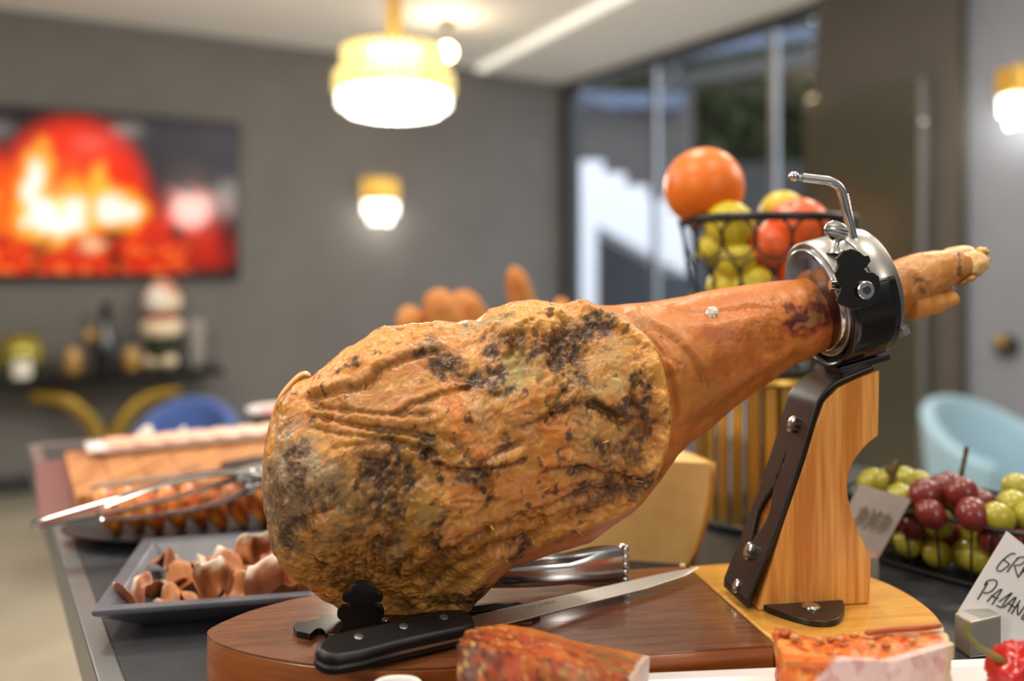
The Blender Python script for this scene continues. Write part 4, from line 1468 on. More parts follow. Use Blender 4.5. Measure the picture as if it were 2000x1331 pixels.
mixc(sk * area(1552, 620, 24, 16, -20, 0.6, 0.6), (76, 30, 36), 0.8)
mixc(sk * area(1610, 590, 22, 34, -20, 0.6, 0.6), (84, 38, 44), 0.7)
mixc(sk * area(1584, 620, 10, 17, 25, 0.6, 0.35), (178, 146, 92), 0.8)
mixc(sk * area(1566, 632, 9, 6, 0, 0.6, 0.35), (196, 150, 104), 0.6)
# foot
ft = foot * FR
mixc(foot, (200, 146, 92), 0.9)
mixc(foot * sstep(0.0, 0.4, n_mid), (184, 122, 64), 0.7)
mixc(foot * area(1790, 555, 18, 14, 10, 0.6, 0.6), (120, 84, 70), 0.8)
mixc(foot * area(1770, 575, 20, 30, 0, 0.6, 0.4), (196, 122, 52), 0.7)
mixc(foot * area(1800, 510, 60, 10, -12, 0.6, 0.4), (222, 184, 140), 0.6)
mixc(foot * area(1876, 520, 5, 28, 0, 0.5, 0.5), (110, 84, 56), 0.7)
# black and purple mould patches
DARK = [(860, 697, 24, 13, 22, 0.9), (826, 688, 16, 8, 0, 0.6), (905, 724, 44, 16, 22, 0.95), (930, 742, 28, 14, 20, 0.8), (880, 712, 24, 12, 20, 0.8), (838, 672, 14, 14, 0, 0.5),
        (962, 690, 16, 24, 0, 0.85), (975, 722, 8, 20, -20, 0.8), (1012, 672, 14, 9, 0, 0.8), (1108, 676, 44, 24, -24, 1.0), (1085, 704, 24, 26, 0, 1.0), (1058, 690, 12, 18, 0, 0.8), (1160, 645, 40, 10, -8, 0.95), (1140, 665, 26, 12, -20, 0.9),
        (1118, 748, 26, 16, 0, 0.9), (1135, 720, 12, 14, 0, 0.6), (1246, 735, 10, 18, 30, 0.95), (1256, 765, 8, 20, -15, 0.9), (1234, 800, 34, 16, 22, 1.0), (1200, 810, 30, 9, 22, 0.8), (1160, 800, 26, 9, 10, 0.7), (992, 758, 9, 10, 0, 0.8),
        (835, 874, 9, 22, 8, 1.0), (745, 895, 30, 16, -40, 0.85), (765, 925, 34, 22, 10, 1.0), (735, 935, 12, 18, 0, 0.7), (770, 965, 20, 16, 0, 0.9), (750, 985, 22, 18, 0, 0.8), (775, 1005, 14, 10, 0, 0.8), (800, 930, 12, 26, 0, 0.6), (715, 915, 10, 20, 30, 0.6),
        (855, 915, 6, 22, -10, 0.9), (940, 926, 38, 8, -22, 1.0), (905, 932, 10, 9, 0, 0.8), (948, 962, 30, 9, 34, 1.0), (985, 868, 10, 20, -10, 0.8), (940, 908, 40, 7, 0, 0.6), (1005, 820, 8, 12, 0, 0.7),
        (1170, 872, 20, 12, 30, 0.9), (1213, 872, 12, 12, 0, 0.9), (1110, 850, 12, 7, 0, 0.7), (1150, 826, 16, 6, -20, 0.7), (1250, 850, 12, 22, 0, 0.7), (1190, 905, 22, 9, -10, 0.8), (1240, 890, 16, 22, 10, 0.7), (1120, 925, 26, 8, -20, 0.9),
        (1215, 940, 46, 14, -6, 0.95), (1180, 955, 60, 10, -8, 0.7), (1250, 925, 14, 22, 0, 0.7), (1160, 985, 40, 8, -20, 0.6), (1012, 1072, 12, 22, 28, 0.95), (1100, 1050, 30, 6, -18, 0.5),
        (865, 1178, 18, 9, 0, 0.95), (895, 1176, 26, 8, -5, 0.9), (930, 1162, 26, 8, -18, 0.95), (835, 1175, 16, 7, 0, 0.7), (800, 1180, 14, 10, 0, 0.5),
        (640, 1095, 10, 8, 0, 0.8), (665, 1118, 20, 8, 0, 0.6), (672, 1140, 26, 10, 10, 0.6), (600, 1025, 20, 10, 0, 0.5), (615, 985, 20, 26, 0, 0.5), (570, 905, 14, 34, 20, 0.7), (592, 880, 12, 12, 0, 0.7), (580, 940, 16, 20, 0, 0.6), (562, 1030, 20, 26, 0, 0.55), (545, 985, 12, 36, 0, 0.55), (590, 985, 26, 14, 0, 0.5),
        (680, 1050, 22, 9, -20, 0.5), (750, 1035, 30, 10, -45, 0.7), (760, 1055, 20, 8, -40, 0.6), (850, 1045, 8, 26, 20, 0.7), (742, 1072, 12, 16, 0, 0.5), (700, 1000, 20, 9, -30, 0.5), (630, 995, 34, 8, -50, 0.6), (600, 965, 24, 8, -60, 0.6)]
sp_noise = fbm(S * 150 + 401, 4)
for (x, y, rx, ry, an, s_) in DARK:
    halo = area(x, y, rx * 1.7, ry * 1.7, an, 0.7, 0.6)
    mixc(halo, (140, 96, 52), 0.35 * s_)
    mk = area(x, y, rx * 1.05, ry * 1.05, an, 0.6, 0.8)
    mk = mk * (0.25 + 0.75 * sstep(-0.45, 0.35, sp_noise + 0.12))
    hue = (52, 40, 42) if (x * 7 + y) % 3 else (66, 46, 36)
    mixc(mk, hue, s_ * 0.94)
# small specks of mould over the whole face
spk = fbm(S * 130 + 501, 3)
mixc(face * FR * sstep(0.42, 0.62, spk) * sstep(-0.2, 0.3, n_big), (84, 62, 44), 0.75)
mixc(face * FR * sstep(0.35, 0.6, fbm(S * 210 + 551, 2)), (228, 190, 140), 0.45)
mixc(dirt * FR * sstep(-0.5, 0.4, sp_noise + 0.2), (74, 50, 34), 0.8)  # browner along the creases, broken up by noise
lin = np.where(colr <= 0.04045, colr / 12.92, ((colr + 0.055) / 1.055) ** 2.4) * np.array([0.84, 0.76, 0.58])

ham = empty('cured_ham', HP(790, 1212, VO), BANG, 'whole cured ham leg with mottled orange fat and dark mould', 'ham')
Mi = ROOT[ham.name].inverted()
Mi3 = np.array(Mi.to_3x3()); Mt = np.array(Mi.translation)
VL = V3 @ Mi3.T + Mt
me = bpy.data.meshes.new('leg')
idx = np.arange(NX * NT).reshape(NX, NT)
i0 = idx[:-1]; i1 = idx[1:]
quads = np.stack([i0, np.roll(i0, -1, 1), np.roll(i1, -1, 1), i1], -1).reshape(-1, 4)
if sgn < 0: quads = quads[:, ::-1]
me.vertices.add(nv_)
me.vertices.foreach_set('co', VL.astype(np.float32).ravel())
me.loops.add(quads.size)
me.loops.foreach_set('vertex_index', quads.astype(np.int32).ravel())
me.polygons.add(len(quads))
me.polygons.foreach_set('loop_start', (np.arange(len(quads)) * 4).astype(np.int32))
me.polygons.foreach_set('loop_total', np.full(len(quads), 4, np.int32))
me.update(calc_edges=True)
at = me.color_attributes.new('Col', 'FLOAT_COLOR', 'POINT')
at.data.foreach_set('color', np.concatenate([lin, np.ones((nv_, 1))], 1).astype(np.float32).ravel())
me.shade_smooth()
me.materials.append(MAT['ham_skin'])
o = bpy.data.objects.new('leg', me)
o.parent = ham
col.objects.link(o)


def blob(name, px, py, v, rx, rz, ry, ang, mat, parent, label=None, c1=None, c2=None, nz=0.12, seed=0):
    """lumpy ellipsoid with its own colour noise; rx, rz in pixels of the photograph, ry in metres"""
    c_ = HP(px, py, v)
    k_ = c_.y / F
    m = MB()
    m.sphere((0, 0, 0), 1.0, 28, 18)
    pts_ = np.array([tuple(p) for p in m.v])
    nn = fbm(pts_ * 1.7 + seed * 3.7, 3)
    pts_ = pts_ * (1 + nz * nn)[:, None]
    ca, sa = math.cos(math.radians(ang)), math.sin(math.radians(ang))
    out = []
    for p in pts_:
        lx, lz = p[0] * rx * k_, p[2] * rz * k_
        out.append(c_ + BU * (lx * ca + lz * sa) + UPZ * (-lx * sa + lz * ca) + BV * (p[1] * ry))
    m.v = out
    cc = None
    if c1 is not None:
        t_ = sstep(-0.3, 0.4, fbm(pts_ * 3 + seed, 3))[:, None]
        a1, a2 = np.array(C(*c1)), np.array(C(*c2))
        cc = a1 * (1 - t_) + a2 * t_
    return m.build(name, mat, parent, smooth=180, colors=cc, label=label)


blob('toe', 1896, 516, 0.004, 30, 27, 0.017, -18, MAT['vfood'], ham, 'pale yellow toe at the end of the foot', (214, 168, 112), (226, 196, 140), 0.14, 1)
blob('toe', 1872, 493, 0.016, 32, 12, 0.015, -8, MAT['vfood'], ham, None, (226, 196, 140), (200, 150, 90), 0.1, 2)
blob('toe', 1884, 545, 0.0, 24, 8, 0.012, -26, MAT['vfood'], ham, None, (190, 130, 64), (110, 84, 44), 0.1, 3)
for (x, y, rx, rz, s_) in ((1918, 492, 10, 9, 4), (1922, 508, 7, 7, 5)):
    blob('toe_nail', x, y, 0.002, rx, rz, 0.008, 20, MAT['vfood'], ham, None, (216, 170, 84), (150, 120, 70), 0.25, s_)
dc = [HP(x, y, -0.004) for x, y in [(1776, 598), (1810, 594), (1840, 589), (1862, 582), (1868, 579)]]
m = MB().tube(spline(dc, 5), [0.013] * 5 + [0.0105] * 5 + [0.0078] * 5 + [0.0072, 0.0068, 0.006, 0.005, 0.0035, 0.001], 16)
t_ = np.linspace(0, 1, len(m.v))[:, None]
m.build('dewclaw', MAT['vfood'], ham, smooth=180, colors=np.array(C(200, 132, 62)) * (1 - t_) + np.array(C(206, 144, 76)) * t_)
blob('dewclaw', 1850, 563, 0.012, 14, 5, 0.006, 5, MAT['vfood'], ham, None, (220, 190, 140), (180, 140, 90), 0.1, 7)
# loose flap of skin on the rump, salt crystal on the shank, shreds of dried fat
fl_ = spline([HP(x, y, 0.012) for x, y in [(524, 872), (532, 828), (548, 780), (572, 748), (592, 731), (607, 735)]], 6)
m = MB().tube(fl_, [0.0012 + 0.003 * math.sin(math.pi * i / (len(fl_) - 1)) ** 0.6 for i in range(len(fl_))], 12, flat=(0.7, 2.6))
m.build('skin_flap', MAT['vfood'], ham, smooth=180, colors=np.tile(np.array(C(214, 158, 92)), (len(m.v), 1)))


def on_ham(px, py):
    k_ = np.argmin((QX - px) ** 2 + (QY - py) ** 2 + (1 - FR) * 1e5)
    return Vector(V3[k_]), Vector(NRM.reshape(-1, 3)[k_])


q_, n_ = on_ham(1391, 613)
m = MB().sphere((0, 0, 0), 1.0, 12, 8, None, 0.3)
m.v = [q_ + n_ * 0.002 + Vector((p.x * 0.005, p.y * 0.003, p.z * 0.0055)) for p in m.v]
m.build('salt_flake', pm('salt', C(232, 222, 214), 0.5), ham, smooth=30)
r_ = random.Random(5)
shr = [(708, 755, 8), (1065, 952, 10), (1290, 655, 8), (1130, 1035, 12), (1060, 1020, 8), (960, 1030, 10), (985, 1090, 8), (1178, 862, 8), (1130, 590, 6), (820, 634, 5), (1240, 930, 8)]
for (x, y, ln) in shr:
    q_, n_ = on_ham(x, y)
    t1 = Vector((r_.uniform(-1, 1), r_.uniform(-.3, .3), r_.uniform(-.4, .8))).normalized()
    k_ = ln * 0.00040
    m = MB().tube([q_ - t1 * k_, q_ + n_ * 0.0015, q_ + t1 * k_ + n_ * 0.0025], [0.0006, 0.0009, 0.0002], 6, flat=(0.4, 1.3))
    m.build('fat_shred', MAT['vfood'], ham, smooth=60, colors=np.tile(np.array(C(228, 186, 126)), (len(m.v), 1)))

# ================================================================== carving knife on the board
kb = PZ(616, 1290, ZB + 0.0145)
kt = PZ(1371, 1113, ZB + 0.007)
KX = (kt - kb)
KLEN = KX.length
KX.normalize()
KY0 = UPZ.cross(KX).normalized()           # away from us
roll = math.radians(-16)
KY = (KY0 * math.cos(roll) + KX.cross(KY0) * -math.sin(roll)).normalized()
KZ = KX.cross(KY).normalized()
if KZ.z < 0: KZ = -KZ
if KZ.y > 0:                                # top face should lean towards us
    roll = -roll
    KY = (KY0 * math.cos(roll) + KX.cross(KY0) * -math.sin(roll)).normalized()
    KZ = KX.cross(KY).normalized()


def K(x, y, z): return kb + KX * x + KY * y + KZ * z


knife = empty('carving_knife', Vector((kb.x, kb.y, ZB)), math.atan2(KX.y, KX.x), 'long ham carving knife with black riveted handle on the board', 'knife')
HL = 0.130
out_t = [(0.0, -0.002, 0.002), (0.0015, -0.0055, 0.0055), (0.005, -0.0095, 0.0095), (0.012, -0.0128, 0.0130), (0.03, -0.0142, 0.0148), (0.06, -0.0130, 0.0140), (0.09, -0.0135, 0.0140), (0.115, -0.0140, 0.0130), (0.125, -0.0125, 0.0100), (0.130, -0.007, 0.006)]
for nm, z0, z1, mt in (('handle', -0.0088, 0.0088, 'black_handle'), ('tang', -0.0012, 0.0012, 'brushed_steel')):
    ins = 0.0 if nm == 'handle' else 0.0004
    xs_ = np.linspace(0, HL, 40)
    arr = np.array(out_t)
    lo = np.interp(xs_, arr[:, 0], arr[:, 1]); hi = np.interp(xs_, arr[:, 0], arr[:, 2])
    pts_ = [K(x, l - ins, z0) for x, l in zip(xs_, lo)] + [K(x, h + ins, z0) for x, h in zip(xs_[::-1], hi[::-1])]
    MB().prism(pts_, KZ * (z1 - z0)).build(nm, MAT[mt], knife, smooth=30, bevel=0.0055 if nm == 'handle' else 0.0, seg=5)
for (x, y) in ((710, 1252), (789, 1229), (864, 1209)):
    xk = 0.034 + 0.036 * ((x - 710) / 77.0)
    MB().tube([K(xk, 0.004, 0.006), K(xk, 0.004, 0.0089), K(xk, 0.004, 0.0092)], [0.0034, 0.0034, 0.0028], 18).build('rivet', MAT['steel_trim'], knife, smooth=40)
bl = [K(HL - 0.002, -0.006, 0), K(HL + 0.012, -0.0105, 0), K(KLEN - 0.08, -0.0085, 0), K(KLEN - 0.025, -0.0035, 0), K(KLEN, 0.0035, 0), K(KLEN - 0.03, 0.0060, 0), K(HL + 0.01, 0.0080, 0), K(HL - 0.002, 0.006, 0)]
bd = MB().prism([p - KZ * 0.0009 for p in bl], KZ * 0.0018).build('blade', MAT['blade_steel'], knife, smooth=0, bevel=0.0005)
for i in range(11):
    x = HL + 0.055 + i * 0.0028
    if i == 4: continue
    MB().box((0, 0, 0), (0.0017, 0.0022 + 0.0008 * (i % 3), 0.00012), Matrix.Translation(K(x, 0.002, 0.00098)) @ Matrix((KX, KY, KZ)).transposed().to_4x4()).build('engraving', MAT['grey_ink'], bd, smooth=0)


# ================================================================== tongs
def tongs(name, butt, tip, z_up, spread, label, wave_end=False, w=0.014, head=0.020, onside=False):
    """butt, tip: world points along the middle; two sprung arms meeting in a bow at the butt"""
    e = empty(name, butt, 0, label, 'tongs')
    ax = (tip - butt)
    L = ax.length
    ax.normalize()
    sd = UPZ.cross(ax).normalized()
    up = ax.cross(sd)
    if onside: sd, up = up, sd
    bow = [butt + ax * (0.016 - 0.016 * math.cos(t_)) * 1 + up * (spread * 0.35 * math.sin(t_)) for t_ in np.linspace(-math.pi / 2, math.pi / 2, 9)]
    bow = [butt + ax * (0.012 * (1 - math.cos(t_))) + up * (spread * 0.4 * math.sin(t_)) for t_ in np.linspace(-math.pi / 2, math.pi / 2, 9)]
    MB().tube(bow, w * 0.5, 10, flat=(0.18, 1.0), up=ax).build('spring_bow', MAT['chrome'], e, smooth=60)
    for s_ in (-1, 1):
        pts_ = []
        for i in range(13):
            q_ = i / 12
            pts_.append(butt + ax * (0.012 + (L - 0.012) * q_) + up * (s_ * spread * (0.4 + 0.6 * math.sin(q_ * math.pi * 0.75)) * (1 - 0.75 * q_ ** 4)))
        rs_ = [w * 0.5 * (1 + 0.25 * math.sin(i / 12 * math.pi)) if i < 9 else (w * 0.5 + (head - w * 0.5) * math.sin((i - 8) / 4 * math.pi * 0.62)) for i in range(13)]
        a = MB().tube(pts_, rs_, 12, flat=(0.16, 1.0), up=up).build('arm', MAT['chrome'], e, smooth=60)
        if wave_end:
            for j in range(5):
                c_ = pts_[-1] + ax * 0.003 + sd * (head * (j - 2) / 2.4) + up * (-s_ * 0.002)
                MB().sphere(c_, (0.005, 0.004, 0.0055), 12, 8).build('scallop', MAT['chrome'], a, smooth=180)
        else:
            c_ = pts_[-1]
            MB().sphere(c_ - ax * 0.006, 1.0, 20, 12, Matrix((ax * 0.030, sd * head, up * 0.006)).transposed()).build('spoon_head', MAT['chrome'], a, smooth=180)
    return e


tongs('serving_tongs', PZ(190, 1005, 0.955), PZ(520, 930, 0.975), 0, 0.022, 'shiny steel serving tongs lying over the sliced sausage', w=0.019)
tongs('serving_tongs', PZ(62, 1026, 0.945), PZ(505, 915, 0.985), 0, 0.010, 'steel tongs poking out over the counter edge', w=0.018)
tongs('scalloped_tongs', PZ(860, 1128, ZB + 0.020), PZ(1212, 1104, ZB + 0.020), 0, 0.016, 'steel tongs with scalloped tips lying behind the ham', True, 0.016, 0.017, True)

# ================================================================== sliced ham on the grey tray
TF = PZ(178, 1194, 0.93); TB = PZ(312, 1050, 0.93); TR = PZ(605, 1163, 0.93)
TX = (TR - TF); TX.z = 0; TX.normalize()
TY = Vector((-TX.y, TX.x, 0))
tw_, td_ = 0.36, (TB - TF).dot(TY)


def T(x, y, z): return TF + TX * x + TY * y + UPZ * (z - 0.93)


tray = empty('serving_tray', T(tw_ / 2, td_ / 2, ZC), math.atan2(TX.y, TX.x), 'rectangular grey serving tray full of sliced ham', 'tray')
s_ = 0.030


def rect(x0, y0, x1, y1, z): return [T(x0, y0, z), T(x1, y0, z), T(x1, y1, z), T(x0, y1, z)]


o1, i1_, ib, ob_ = rect(0, 0, tw_, td_, 0.93), rect(0.014, 0.014, tw_ - 0.014, td_ - 0.014, 0.929), rect(0.042, 0.042, tw_ - 0.042, td_ - 0.042, 0.906), rect(0.035, 0.035, tw_ - 0.035, td_ - 0.035, ZC + 0.0005)
ol = rect(0, 0, tw_, td_, 0.925)
m = MB()
loops = [ob_, ol, o1, i1_, ib]
vv = [p for l in loops for p in l]
fs = [[3, 2, 1, 0]]
for k_ in range(4):
    for j in range(4):
        fs.append([k_ * 4 + j, k_ * 4 + (j + 1) % 4, (k_ + 1) * 4 + (j + 1) % 4, (k_ + 1) * 4 + j])
fs.append([16, 17, 18, 19])
m.add(vv, fs)
m.build('dish', MAT['tray_grey'], tray, smooth=0, bevel=0.0015)


def ham_slice(c, lx, ly, curl, fold, rz, tilt, seed, label, lift=0.0):
    r = random.Random(seed)
    nx_, ny_ = 15, 7
    rows, cols = [], []
    M = Matrix.Translation(c) @ Matrix.Rotation(rz, 4, 'Z') @ Matrix.Rotation(tilt, 4, 'X')
    ph = r.uniform(0, 6)
    for i in range(nx_):
        u_ = i / (nx_ - 1) * 2 - 1
        row = []
        for j in range(ny_):
            v_ = j / (ny_ - 1) * 2 - 1
            x = u_ * lx * (1 - 0.25 * v_ * v_)
            zc_ = curl * (0.55 + 0.5 * math.sin(u_ * 3.4 + ph)) + 0.004 * math.sin(u_ * 8 + ph) * fold + 0.004 * math.sin(v_ * 3 + ph + u_ * 2) * fold
            y = v_ * ly * (1 - 0.15 * math.sin(u_ * 4 + ph))
            row.append(M @ Vector((x, y + 0.006 * math.sin(u_ * 4 + ph), zc_ + lift)))
            edge = (0.95 if seed % 2 == 0 else 0.45) * sstep(0.55, 0.85, np.array(v_ + 0.18 * math.sin(u_ * 6 + ph)))
            mt = r.random()
            base = np.array(C(164, 96, 56)) * (1 - mt * 0.5) + np.array(C(198, 140, 84)) * mt * 0.5
            if seed % 4 == 0: base = np.array(C(120, 58, 40)) * 0.6 + base * 0.4
            base = base * (1 - edge) + np.array(C(232, 214, 196)) * edge
            cols.append(base)
        rows.append(row)
    mn = min(p.z for rr in rows for p in rr)
    dz = 0.9065 + 0.002 - mn if lift == 0 else 0
    rows = [[p + UPZ * dz for p in rr] for rr in rows]
    o_ = MB().grid(rows).build('ham_slice', MAT['slice_meat'], smooth=180, solid=0.0016, sub=1, colors=np.array(cols), label=label, cat='ham slice', group='ham slices on the grey tray')
    return o_


rs = random.Random(4)
ordn = ['first', 'second', 'third', 'fourth', 'fifth', 'sixth', 'seventh', 'eighth']
for rowi, (rown, yy, nn0) in enumerate((('front', 0.052, 8), ('middle', 0.088, 7), ('back', 0.130, 6))):
    for i in range(nn0):
        x = 0.030 + i * 0.225 / nn0 + rs.uniform(-0.006, 0.006) + 0.008 * rowi
        up_ = rs.random()
        look = 'upright' if up_ > 0.55 else 'folded'
        ti = rs.uniform(0.9, 1.5) if up_ > 0.55 else rs.uniform(-0.4, 0.5)
        sd_ = rowi * 20 + i
        ham_slice(T(x, yy + rs.uniform(-0.01, 0.01), 0.91), rs.uniform(0.016, 0.026), rs.uniform(0.014, 0.022), rs.uniform(0.010, 0.026), 1.0, rs.uniform(-1.2, 1.2), ti, sd_,
                  '%s %s ham slice, %s row of the grey tray, %s from left' % (look, 'dark red' if sd_ % 4 == 0 else 'amber', rown, ordn[i]))

# ================================================================== plate of paprika sausage
pc = PZ(385, 1052, ZC)
pc.y += 0.02
plate = empty('oval_plate', Vector((pc.x, pc.y, ZC)), 0.15, 'dark oval plate under the sliced paprika sausage', 'plate')
Mp = ROOT[plate.name] @ Matrix.Diagonal((1.55, 0.72, 1, 1))
MB().lathe([(0.001, 0.0005), (0.075, 0.0005), (0.085, 0.004), (0.108, 0.014), (0.108, 0.0165), (0.082, 0.008), (0.001, 0.006)], (0, 0, 0), 40, Mp).build('dish', MAT['dark_plate'], plate, smooth=60)
for i in range(10):
    x = -0.112 + i * 0.0255
    c_ = ROOT[plate.name] @ Vector((x, 0.006 * math.sin(i * 2.1), 0.034))
    R_ = Matrix.Rotation(0.15, 3, 'Z') @ Matrix.Rotation(math.radians(62), 3, 'Y') @ Matrix.Rotation(i, 3, 'Z')
    m = MB().lathe([(0.001, -0.008), (0.026, -0.008), (0.031, -0.003), (0.031, 0.003), (0.026, 0.008), (0.001, 0.008)], (0, 0, 0), 20)
    pts_ = np.array([tuple(p) for p in m.v])
    nn = fbm(pts_ * 90 + i * 5, 3)
    cc = np.array(C(206, 112, 34))[None] * (1 - sstep(-0.2, 0.4, nn)[:, None]) + np.array(C(222, 160, 70))[None] * sstep(-0.2, 0.4, nn)[:, None]
    rd = sstep(0.1, 0.5, fbm(pts_ * 70 + 60 + i, 2))[:, None]
    cc = cc * (1 - rd) + np.array(C(190, 60, 28))[None] * rd
    m.v = [c_ + R_ @ (Vector(p) * 1.0) for p in pts_]
    nth = ['first', 'second', 'third', 'fourth', 'fifth', 'sixth', 'seventh', 'eighth', 'ninth', 'tenth'][i]
    m.build('sausage_slice', MAT['vfood'], smooth=50, colors=cc, sub=1, label='orange paprika sausage slice on the dark oval plate, %s from the left' % nth, cat='sausage slice', group='paprika sausage slices')

# ================================================================== far end of the buffet
a_, b_ = PZ(148, 972, 0.925), PZ(128, 893, 0.925)
d1 = (b_ - a_); d1.z = 0; dl_ = d1.length + 0.04; d1.normalize()
d2 = Vector((d1.y, -d1.x, 0))


def FB(x, y, z): return Vector((a_.x, a_.y, 0)) + d2 * x + d1 * y + UPZ * z


MB().prism([FB(-0.045, -0.03, ZC + 0.0015), FB(0.50, -0.03, ZC + 0.0015), FB(0.50, dl_ + 0.02, ZC + 0.0015), FB(-0.045, dl_ + 0.02, ZC + 0.0015)], (0, 0, 0.008)).build('slate_mat', MAT['tray_plum'], smooth=0, bevel=0.002, label='plum brown serving mat under the striped cutting board', cat='serving mat')
cb = empty('cutting_board', FB(0.2, dl_ / 2, ZC + 0.010), 0, 'striped end grain cutting board at the far end of the counter', 'cutting board')
nst = 9
for i in range(nst):
    x0, x1 = 0.46 * i / nst, 0.46 * (i + 1) / nst - 0.0012
    MB().prism([FB(x0, 0, ZC + 0.010), FB(x1, 0, ZC + 0.010), FB(x1, dl_, ZC + 0.010), FB(x0, dl_, ZC + 0.010)], (0, 0, 0.016)).build('plank', MAT['striped_wood'], cb, smooth=0, bevel=0.001)
sk_ = empty('bread_knife', FB(0.03, 0.035, ZC + 0.027), 0, 'long steel knife lying along the striped cutting board', 'knife')
MB().prism([FB(0.02, 0.028, ZC + 0.0275), FB(0.20, 0.030, ZC + 0.0275), FB(0.20, 0.052, ZC + 0.0275), FB(0.03, 0.050, ZC + 0.0275)], (0, 0, 0.003)).build('blade', MAT['blade_steel'], sk_, smooth=0)
MB().tube([FB(0.20, 0.041, ZC + 0.034), FB(0.26, 0.043, ZC + 0.036), FB(0.31, 0.045, ZC + 0.035)], [0.009, 0.010, 0.008], 10).build('handle', MAT['black_handle'], sk_, smooth=60)
# pale platter with pink cold cuts behind the board
pw = FB(0.215, dl_ - 0.042, 0)
pr_ = empty('cold_cut_platter', Vector((pw.x, pw.y, ZC + 0.0262)), math.atan2(d2.y, d2.x), 'long white platter with pink cold cuts on the cutting board', 'platter')
Mp = ROOT[pr_.name]
m = MB()
for k_, (hx, hy, z) in enumerate([(0.15, 0.030, 0.0005), (0.185, 0.044, 0.010), (0.185, 0.044, 0.013), (0.16, 0.034, 0.006)]):
    m.v += [Mp @ Vector((hx * sx, hy * sy, z)) for sx, sy in ((-1, -1), (1, -1), (1, 1), (-1, 1))]
m.f = [[3, 2, 1, 0], [12, 13, 14, 15]] + [[k_ * 4 + j, k_ * 4 + (j + 1) % 4, k_ * 4 + 4 + (j + 1) % 4, k_ * 4 + 4 + j] for k_ in range(3) for j in range(4)]
m.build('dish', MAT['white_porcelain'], pr_, smooth=0, bevel=0.003)
for i in range(7):
    c_ = Mp @ Vector((-0.13 + i * 0.043, 0.0, 0.0155))
    m = MB().sphere(c_, (0.030, 0.032, 0.006), 20, 8, (Matrix.Rotation(0.12, 3, 'Y') @ Matrix.Rotation(i, 3, 'Z')))
    f_ = i / 6
    cc = np.tile(np.array(C(240, 176, 150)) * (1 - f_) + np.array(C(232, 206, 190)) * f_, (len(m.v), 1))
    m.build('cold_cut', MAT['slice_meat'], smooth=180, colors=cc, label='pink cold cut slice on the white platter, number %s from the left' % ['one', 'two', 'three', 'four', 'five', 'six', 'seven'][i], cat='cold cut', group='pink cold cuts on the platter')
# folded napkin
nb = FB(0.16, dl_ + 0.07, 0)
m = MB()
rows = []
for i in range(9):
    rows.append([Vector((nb.x + (i / 8 - 0.5) * 0.10, nb.y + 0.02 * math.sin(i * 1.3) + j * 0.008, ZC + 0.0015 + 0.05 * (1 - abs(j - 2) / 2.0) * (0.6 + 0.4 * math.sin(i * 1.1)))) for j in range(5)])
MB().grid(rows).build('napkin', MAT['linen'], smooth=180, solid=0.002, sub=1, label='crumpled white linen napkin behind the pink cold cuts', cat='napkin')
# wooden riser with a white plate
rw = FB(0.40, dl_ + 0.13, 0.962)
MB().box((rw.x, rw.y, (ZC + rw.z) / 2 - 0.012), (0.09, 0.07, rw.z - ZC - 0.026)).build('wooden_riser', MAT['wood_box'], smooth=0, bevel=0.003, label='brown wooden riser box behind the ham', cat='riser')
MB().lathe([(0.001, 0.0), (0.035, 0.0), (0.065, 0.010), (0.065, 0.013), (0.035, 0.006), (0.001, 0.005)], Vector((rw.x - 0.005, rw.y, rw.z - 0.0245)), 36).build('display_plate', MAT['white_porcelain'], smooth=60, label='white display plate standing on the wooden riser', cat='plate')
pk = Vector((rw.x - 0.012, rw.y - 0.01, rw.z - 0.0125))
m = MB().sphere(pk, (0.028, 0.028, 0.006), 16, 8)
m.build('cold_cut', MAT['slice_meat'], smooth=180, colors=np.tile(np.array(C(226, 160, 160)), (len(m.v), 1)), label='single pink cold cut on the raised display plate', cat='cold cut')

# ================================================================== bread behind the ham
bb_ = P(900, 640, 1.75)
bk = empty('bread_basket', Vector((bb_.x, bb_.y, ZC)), 0, 'wicker bread basket hidden behind the ham', 'basket')
for i in range(7):
    z_ = ZC + 0.0185 + i * 0.0185
    r_ = 0.11 + 0.006 * i
    MB().tube([Vector((bb_.x + r_ * 1.55 * math.cos(t_), bb_.y + r_ * math.sin(t_), z_)) for t_ in np.linspace(0, 2 * math.pi, 40, endpoint=False)], 0.009, 8, closed=True).build('woven_ring', MAT['wood_box'], bk)
MB().prism([Vector((bb_.x + 0.105 * 1.55 * math.cos(t_), bb_.y + 0.105 * math.sin(t_), ZC + 0.001)) for t_ in np.linspace(0, 2 * math.pi, 32, endpoint=False)], (0, 0, 0.008)).build('base', MAT['wood_box'], bk)


def loaf(x0, y0, x1, y1, Y0, Y1, r, label):
    a_, b_ = P(x0, y0, Y0), P(x1, y1, Y1)
    pts_ = [a_.lerp(b_, i / 20) for i in range(21)]
    rs_ = [r * max(0.06, math.sqrt(max(0, 1 - (abs(i / 10 - 1)) ** 3.2))) * (1 + 0.05 * math.sin(i * 2.2)) for i in range(21)]
    o_ = MB().tube(pts_, rs_, 20).build('baguette', MAT['crust'], smooth=180, label=label, cat='bread', group='baguettes behind the ham')
    return o_


loaf(846, 566, 905, 720, 1.66, 1.72, 0.038, 'plump pale baguette end rising behind the ham')
loaf(792, 598, 830, 720, 1.69, 1.72, 0.030, 'short brown baguette end lowest on the left of the bread group')
loaf(893, 568, 955, 720, 1.76, 1.80, 0.040, 'dark baguette end behind the plump pale one')
loaf(1002, 520, 1045, 690, 1.72, 1.76, 0.026, 'slim baguette standing alone above the ham joint')
loaf(1098, 582, 1085, 700, 1.80, 1.80, 0.022, 'small brown bread tip just above the ham joint')

